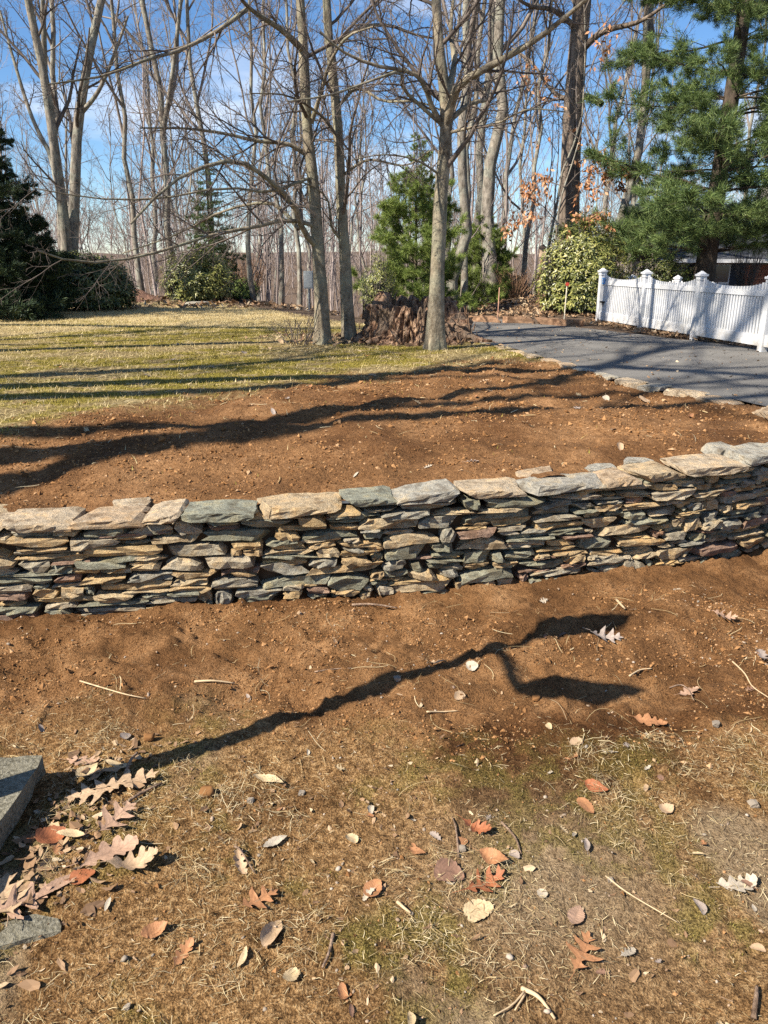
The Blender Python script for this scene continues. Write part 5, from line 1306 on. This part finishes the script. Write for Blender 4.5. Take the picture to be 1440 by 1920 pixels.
def leaf_outline(kind):
    if kind in OUT: return np.array(OUT[kind], float)
    t = np.linspace(0, 1, 28)
    if kind == 'beech': w_ = .29 * np.sin(np.pi * t ** .85) ** .8 * (1 + .04 * (-1) ** np.arange(28))
    elif kind == 'long': w_ = .16 * np.sin(np.pi * t ** .9) ** .8
    else: w_ = .40 * np.sin(np.pi * t ** .8) ** .5 * (1 + .05 * np.sin(t * 40) + .04 * np.sin(t * 13))
    w_[0] = w_[-1] = .004
    return np.stack([t, w_], 1)
def leaf_mesh(kind, seed, L_, curl, mat, fold=.0, roll=0.):
    gg = np.random.default_rng(seed); O = leaf_outline(kind); n = len(O)
    mid = np.stack([np.clip(np.maximum.accumulate(O[:, 0]) * .75 + np.linspace(0, 1, n) * .25, 0, 1), np.zeros(n)], 1)
    ed = {}
    for s in (-1, 1):
        e = O.copy(); e[:, 1] *= gg.uniform(.85, 1.1); e += gg.normal(0, .012, e.shape) * np.clip(e[:, 1:2] * 8, 0, 1)
        if s > 0 and kind in OUT: e[1:-1, 0] += gg.uniform(-.05, .05)
        e[:, 1] *= s; ed[s] = e
    bend = gg.normal(0, .12); ph = gg.uniform(0, 6.28); tw = gg.normal(0, .25)
    cols = []
    for s, f in ((-1, 1.), (-1, .5), (0, 0), (1, .5), (1, 1.)):
        q = mid if s == 0 else mid * (1 - f) + ed[s] * f
        x, yv = q[:, 0], q[:, 1]; aw = np.abs(yv)
        z = curl * .55 * aw ** 1.4 + curl * .16 * (x - .5) ** 2 * 4 * gg.uniform(.9, 1.1) + tw * curl * yv * (x - .5) * 2 + .035 * (curl + .3) * np.sin(x * 7 + ph + yv * 5) + fold * aw
        if kind == 'beech': z = z + .012 * np.sin(x * 60 - aw * 40) * (f == .5)
        if roll:
            a = yv * roll * 6; yv = np.sin(a) / (roll * 6); z = (1 - np.cos(a)) / (roll * 6) + .05 * np.cos(x * 4)
        cols.append(np.stack([x - .5, yv + bend * (x - .5) ** 2 * 2, z], 1))
    V = np.stack(cols, 1) * L_
    i_ = np.arange(n - 1)[:, None] * 5; j_ = np.arange(4)[None]
    F = np.stack([i_ + j_, i_ + j_ + 1, i_ + 6 + j_, i_ + 5 + j_], -1).reshape(-1, 4)
    V = V.reshape(-1, 3); z0 = V[2, 2]
    sv, sf = tubes(np.array([(-.5, 0, z0 / L_), (-.62, .01, z0 / L_ + .01), (-.74, .04, z0 / L_)]) * L_, np.array([.009, .007, .008]) * L_, 4)
    m0 = np.percentile(V[:, 2], 3); V[:, 2] -= m0; sv[:, 2] -= m0
    return join([(V, F), (sv, sf[0])])
def leaf_mat(name, c):
    k = NT(name, .65, .3); n1 = k.noise(k.obj(), 60, 4, .65); n2 = k.noise(k.obj(), 500, 2)
    sx = k.n('ShaderNodeSeparateXYZ'); k.l(k.n('ShaderNodeTexCoord').outputs['Generated'], sx.inputs[0])
    ay = k.math('ABSOLUTE', k.math('SUBTRACT', sx.outputs[1], .5)); ph = k.math('FRACT', k.math('MULTIPLY', k.math('SUBTRACT', sx.outputs[0], k.math('MULTIPLY', ay, .45)), 11.))
    vein = k.math('MAXIMUM', k.math('LESS_THAN', ay, .014), k.math('LESS_THAN', k.math('ABSOLUTE', k.math('SUBTRACT', ph, .5)), .06))
    cc = k.ramp(k.math('ADD', k.math('MULTIPLY', n1, .7), k.math('MULTIPLY', n2, .3)), [(.32, tuple(v * .45 for v in c)), (.45, tuple(v * .8 for v in c)), (.6, c), (.75, tuple(min(1, v * 1.3) for v in c))])
    k.col(k.mix(k.math('MULTIPLY', vein, .5), cc, tuple(v * .5 for v in c))); k.bump(k.math('ADD', n1, k.math('MULTIPLY', ph, .35)), .6, .004); return k.m
LM = {'tan': leaf_mat('tan_leaf', (.48, .33, .20)), 'orange': leaf_mat('orange_leaf', (.40, .19, .085)), 'rust': leaf_mat('rust_leaf', (.34, .12, .05)), 'pink': leaf_mat('pinkish_leaf', (.42, .265, .175)),
      'grey': leaf_mat('grey_leaf', (.36, .29, .24)), 'pale': leaf_mat('pale_leaf', (.52, .44, .33)), 'buff': leaf_mat('buff_leaf', (.56, .42, .24)), 'brown': leaf_mat('brown_leaf', (.25, .14, .09))}
def put_leaf(px, py, kind, L_, ang, mat, label, curl=.3, roll=0., lift=.004, tilt=(0, 0), group=None, up=False, name=None):
    p = G(px, py, zt) if up else GL(px, py)
    f_ = zt if up else zlow
    V, F = leaf_mesh(kind, int(px * 7 + py), L_, curl, None, .03, roll)
    nm = name or {'oak': 'oak_leaf', 'redoak': 'oak_leaf', 'beech': 'beech_leaf', 'long': 'fallen_leaf', 'round': 'fallen_leaf'}[kind]
    o = mk(nm, V, F, LM[mat], None, True); rest_on(o, p, L_, ang, tilt, lift, f_)
    return tag(o, label, 'leaf', group)
def rest_on(o, p, L_, ang, tilt, lift, f_):
    """lay an object on the ground: turned to the local slope and lifted clear of the bumps"""
    e = L_ * .45; s = np.array([(-e, 0), (e, 0), (0, -e), (0, e), (0, 0), (-e * .6, -e * .6), (e * .6, e * .6), (e * .6, -e * .6), (-e * .6, e * .6)])
    zz = f_(p[0] + s[:, 0], p[1] + s[:, 1]); gx = (zz[1] - zz[0]) / (2 * e); gy = (zz[3] - zz[2]) / (2 * e)
    off = np.max(zz - zz[4] - gx * s[:, 0] - gy * s[:, 1]) * .6
    q = Vector((0, 0, 1)).rotation_difference(Vector((-gx, -gy, 1)).normalized())
    from mathutils import Euler
    o.rotation_euler = (q.to_matrix() @ Matrix.Rotation(R(ang), 3, 'Z') @ Euler((tilt[0] * .5, tilt[1] * .5, 0)).to_matrix()).to_euler()
    o.location = (p[0], p[1], float(zz[4]) + off + lift)
FG = 'large dead leaves on the lower ground'
put_leaf(1092, 1788, 'redoak', .155, 60, 'orange', 'orange brown lobed oak leaf lying flat, lowest of the big leaves', .2)
put_leaf(1080, 1722, 'beech', .085, 60, 'pink', 'pinkish oval leaf with fine ribs and toothed edge just above the flat orange oak leaf', .35, lift=.008)
put_leaf(897, 1712, 'round', .095, 20, 'buff', 'round yellowish buff leaf below the curled brown oak leaf', .25)
put_leaf(908, 1662, 'redoak', .15, 25, 'rust', 'curled red brown oak leaf right above the round buff leaf', .8, tilt=(.15, -.1))
put_leaf(842, 1640, 'round', .10, -10, 'brown', 'dull mauve brown broad leaf pierced by a thin twig', .5)
put_leaf(925, 1612, 'beech', .10, -25, 'orange', 'ribbed orange leaf beside the small grey stone chip', .8, tilt=(.25, 0))
put_leaf(893, 1558, 'oak', .11, -30, 'rust', 'folded rust coloured leaf lying above the ribbed orange leaf', 1.0, tilt=(.2, 0))
put_leaf(1098, 1515, 'beech', .095, -70, 'orange', 'tan ribbed leaf, lower one of two lying close together at mid right', .4)
put_leaf(1117, 1480, 'beech', .09, -30, 'rust', 'reddish ribbed leaf, upper one of two lying close together at mid right', .7, tilt=(.2, .1))
put_leaf(1385, 1668, 'oak', .14, 10, 'pale', 'pale curled oak leaf near the right edge of the mossy ground', .9, tilt=(.1, 0))
put_leaf(515, 1583, 'long', .095, 40, 'pale', 'whitish narrow leaf with dark specks alone on the brown ground', .2, lift=.007)
put_leaf(505, 1466, 'long', .13, -18, 'buff', 'long pointed buff leaf with one torn edge just below the lamp shadow', .6, tilt=(.12, 0))
put_leaf(448, 1620, 'oak', .11, -70, 'tan', 'tan oak leaf curled into a tube standing near the whitish leaf', 1.2, roll=.9)
put_leaf(488, 1693, 'redoak', .13, 35, 'orange', 'spiky lobed rusty oak leaf below the curled tan one', .3)
put_leaf(700, 1672, 'round', .075, 70, 'orange', 'small torn orange brown leaf piece in the middle of the moss', .6)
put_leaf(510, 1757, 'beech', .11, 70, 'tan', 'brown leaf curled lengthwise next to a pale straw at lower middle', 1.0, roll=.7)
put_leaf(456, 1797, 'long', .065, 75, 'buff', 'small oval buff leaf lying left of the curled brown one', .2)
put_leaf(345, 1793, 'oak', .085, 65, 'orange', 'upright folded orange leaf with a pointed tip at lower left', 1.0, tilt=(.3, -.3))
put_leaf(292, 1752, 'beech', .08, 25, 'orange', 'orange brown leaf turned up at the edge near the lower left', .8, tilt=(.3, 0))
put_leaf(547, 1834, 'round', .06, 80, 'buff', 'pale buff broken leaf at the bottom middle', .4)
put_leaf(1218, 1358, 'oak', .14, -15, 'orange', 'orange oak leaf in two curling halves below the lamp shade shadow', 1.0, tilt=(.15, 0))
put_leaf(1135, 1200, 'redoak', .17, -8, 'grey', 'whitish grey ragged oak leaf at the tip of the lamp shadow', .6, tilt=(.1, 0))
put_leaf(1358, 1157, 'redoak', .13, -20, 'pink', 'pinkish brown crumpled oak leaf on the loam near the end of the wall', .8)
put_leaf(812, 1250, 'oak', .11, -10, 'tan', 'tan crumpled leaf scrap on the loam left of the lamp shadow head', .9)
put_leaf(885, 1251, 'round', .06, 0, 'pale', 'small pale leaf scrap touching the upper edge of the lamp shadow', .4)
put_leaf(1292, 1300, 'oak', .11, 20, 'pink', 'brown pink curled leaf half buried in the loam', .9)
put_leaf(1428, 1232, 'oak', .12, 70, 'grey', 'mauve grey leaf cut by the right edge above the straw', .5)
put_leaf(1100, 1590, 'long', .07, 80, 'grey', 'narrow greyish leaf standing on edge by the bare sandy patch', .5, roll=.8)
put_leaf(1250, 1522, 'round', .055, 10, 'tan', 'small tan cupped leaf beside a dark hole in the moss', .8)
put_leaf(782, 1600, 'beech', .06, -25, 'orange', 'little orange ribbed leaf left of the folded rust leaf', .5)
put_leaf(662, 1575, 'round', .05, -40, 'buff', 'cream coloured folded leaf scrap in the middle ground', .9)
# pile by the step
put_leaf(250, 1470, 'redoak', .20, 20, 'tan', 'very large lobed oak leaf in the lamp shadow beside the step', .25, lift=.012)
put_leaf(180, 1490, 'redoak', .21, 200, 'tan', 'large ragged oak leaf left of the biggest one in the lamp shadow', .3, lift=.008)
put_leaf(165, 1452, 'beech', .11, 70, 'buff', 'ribbed buff leaf standing at the top of the pile by the step', .7, tilt=(.2, .3), lift=.01)
put_leaf(155, 1432, 'oak', .14, -10, 'pink', 'pinkish curled leaf at the upper end of the pile by the step', .8)
put_leaf(222, 1438, 'long', .12, -15, 'buff', 'pale smooth leaf crossed by a dark twig at the upper end of the pile', .5)
put_leaf(215, 1545, 'redoak', .17, 60, 'pink', 'pink tan oak leaf lit by the sun in the middle of the pile', .7, lift=.014, tilt=(.2, 0))
put_leaf(137, 1573, 'long', .105, -8, 'buff', 'bright yellow buff oval leaf beside the orange one by the step', .4, lift=.016)
put_leaf(96, 1580, 'round', .10, 30, 'rust', 'vivid orange translucent looking leaf in the shade by the step', .7, lift=.016, tilt=(.4, .2))
put_leaf(205, 1610, 'oak', .19, 35, 'pink', 'long reddish oak leaf at the lower end of the sunlit pile', .6, lift=.012)
put_leaf(250, 1632, 'oak', .16, 20, 'tan', 'tan wavy oak leaf with dark hollows under it at the right side of the pile', 1.0, lift=.012)
put_leaf(112, 1662, 'long', .16, 50, 'pink', 'long pinkish rolled leaf below the pile', .8, roll=.5)
put_leaf(155, 1645, 'round', .08, 20, 'rust', 'small red brown leaf at the end of the rolled pink one', .5)
put_leaf(35, 1705, 'redoak', .2, 35, 'pink', 'big lobed pinkish oak leaf beside the sunken flat stone', .35, lift=.01)
put_leaf(12, 1690, 'redoak', .2, 120, 'tan', 'tan oak leaf cut by the left edge above the sunken flat stone', .3)
# smaller dead leaves: nothing tells them apart
proto_small = [leaf_mesh(kd, 900 + i, 1.0, cu, None, .04, ro) for i, (kd, cu, ro) in enumerate([('oak', .8, 0), ('beech', .6, 0), ('long', .5, .6), ('round', .7, 0), ('redoak', .7, 0), ('beech', .9, .6), ('oak', 1.1, .7)])]
SMm = [[mesh('small_leaf', V, F, LM[c], True) for c in ('tan', 'orange', 'buff', 'grey', 'pale', 'brown')] for V, F in proto_small]
x, y, z = scatter_low(150, wfn=lambda x, y: (.12 + .88 * (1 - fresh_mask(x, y))) * (.3 + .7 * smooth(.4, .6, fbm(x, y, 1.3, 3, 77))))
for a, b, c in zip(x, y, z):
    o = bpy.data.objects.new('small_leaf', SMm[int(g.integers(7))][int(g.choice([0, 1, 2, 3, 4, 5, 4, 2]))]); COL.objects.link(o)
    s = g.uniform(.025, .06); o.scale = (s, s, s); rest_on(o, (a, b), s, g.uniform(0, 360), (g.normal(0, .4), g.normal(0, .4)), .002, zlow)
    tag(o, 'small curled dead leaf or leaf scrap lying on the mossy lower ground', 'leaf', 'small dead leaves on the lower ground')
x = g.uniform(-4.5, 3, 130); y = g.uniform(4.7, 12.5, 130); ok = ~inside(DPOLY, x, y) & (y > wall_y(x) + .4) & (np.abs(x) < .55 * y); x, y = x[ok][:70], y[ok][:70]
for a, b in zip(x, y):
    o = bpy.data.objects.new('bed_leaf', SMm[int(g.integers(7))][int(g.choice([0, 3, 4, 2, 1]))]); COL.objects.link(o)
    s = g.uniform(.05, .12); o.scale = (s, s, s); rest_on(o, (a, b), s, g.uniform(0, 360), (g.normal(0, .4), g.normal(0, .4)), .004, zt)
    tag(o, 'small dead leaf lying on the bare bed or thin lawn above the wall', 'leaf', 'small dead leaves above the wall')
# stones one can point at
for px, py, s, m_, lab in [(1005, 1312, .034, 'crumb', 'round brown clod at the bend of the lamp arm shadow'), (865, 1595, .026, 'pebble', 'greyish angular stone chip above the mauve brown leaf'), (566, 1489, .022, 'pebble', 'pale grey pebble right of the long pointed buff leaf'),
                           (1413, 1510, .032, 'pebble', 'white chip of stone at the right edge of the mossy ground'), (1213, 1380, .020, 'pebble', 'blue grey pebble below the two part orange leaf'), (470, 1503, .022, 'pebble', 'dark blue grey pebble below the long pointed buff leaf'), (1145, 1652, .02, 'pebble', 'round tan pebble at the foot of the sandy patch'),
                           (388, 1490, .05, 'crumb', 'dark clod of soil at the end of the stick in the lamp shadow'), (1342, 1360, .03, 'pebble', 'buff stone lying in the loam near the right side'), (745, 1275, .03, 'pebble', 'tan cube like stone on the loam behind the pale stick'), (280, 1385, .035, 'crumb', 'dark brown clod beside the dried leaf bunch on the left'), (238, 1890, .016, 'pebble', 'round brown pebble at the very bottom left')]:
    v, f = stone_variant(int(px + py), 5, 4, 4, 8, .05); p = GL(px, py)
    tag(mk('clod' if m_ == 'crumb' else 'pebble', v * np.array([1.2, 1, .8]) * s + p + (0, 0, s * .25), f, M[m_], None, m_ == 'crumb'), lab, 'clod' if m_ == 'crumb' else 'pebble')
# twigs and sticks one can point at
M['stick'] = mat_bark('bare_stick', (.14, .09, .06), (.33, .23, .16), None, (1, 1, 1), 40); M['root'] = mat_plain('pale_root', (.50, .37, .22), .8, .2, var=.2, sc=30)
def stick(pts, r_, mat, label, name='stick', side=None):
    P = catmull([GL(a, b) + (0, 0, r_ * .9 + .003) for a, b in pts], 12); P[:, 2] += np.abs(np.sin(np.linspace(0, 3.14, 12))) * r_ * .8
    parts = [tubes(P, r_ * (1 - .45 * np.linspace(0, 1, 12)), 6, True)]
    if side:
        for q in side:
            Q = catmull([GL(a, b) + (0, 0, r_ + .004) for a, b in q], 6); parts.append(tubes(Q, r_ * .5 * (1 - .4 * np.linspace(0, 1, 6)), 5, True))
    V, F = join(parts); tag(mk(name, V, F, M[mat], None, True), label, 'stick')
stick([(232, 1513), (262, 1495), (304, 1472)], .007, 'stick', 'straight brown stick lying just below the lamp shadow by the leaf pile')
stick([(236, 1455), (246, 1432), (258, 1415)], .008, 'stick', 'short dark stub of wood standing at the upper end of the pile')
stick([(365, 1281), (400, 1281), (440, 1284)], .006, 'root', 'pale broken stick end lying on the loam at mid left')
stick([(150, 1279), (190, 1292), (235, 1305), (275, 1312)], .004, 'root', 'long pale curved root on the loam at the left')
stick([(590, 1262), (625, 1258), (660, 1255)], .004, 'stick', 'thin brown straight stick on the loam at the centre')
stick([(660, 1137), (700, 1138), (745, 1143)], .008, 'stick', 'brown bent stick lying at the foot of the stone wall')
stick([(440, 1590), (452, 1600), (478, 1640)], .004, 'stick', 'thin dark twig slanting beside the curled tan leaf')
stick([(625, 1755), (618, 1790), (605, 1818)], .006, 'stick', 'dark short twig standing out at the bottom middle')
stick([(940, 1545), (965, 1575), (977, 1605)], .005, 'stick', 'thin dark twig right of the folded rust leaf')
stick([(860, 1610), (855, 1560), (848, 1535)], .004, 'stick', 'thin dark twig poking out of the mauve brown leaf')
stick([(745, 1695), (757, 1708), (770, 1716)], .006, 'root', 'short white peeled stick in the middle of the moss')
stick([(978, 1858), (1010, 1878), (1040, 1915)], .007, 'root', 'thick pale tan stick curving down at the bottom', side=[[(985, 1862), (960, 1890), (925, 1910)], [(984, 1870), (965, 1900)]])
stick([(1135, 1645), (1180, 1680), (1270, 1732)], .003, 'root', 'long fine straw coloured stem crossing the moss at the right')
stick([(1412, 1915), (1416, 1880), (1418, 1855)], .008, 'stick', 'dark upright stick at the bottom right corner')
stick([(1368, 1238), (1395, 1265), (1410, 1290), (1440, 1310)], .004, 'root', 'pale arched root near the right edge of the loam')
stick([(1180, 1270), (1200, 1260), (1222, 1256)], .005, 'root', 'small pale twig on the loam right of the lamp shade shadow')
stick([(800, 1337), (830, 1338), (858, 1335)], .004, 'root', 'short pale straight root under the lamp shadow at the centre')
stick([(1155, 1127), (1165, 1140), (1172, 1145)], .008, 'root', 'flat pale wood sliver on the loam near the wall')
stick([(1255, 1292), (1275, 1287), (1290, 1296), (1300, 1315)], .004, 'stick', 'thin hooked twig on the loam at the right')
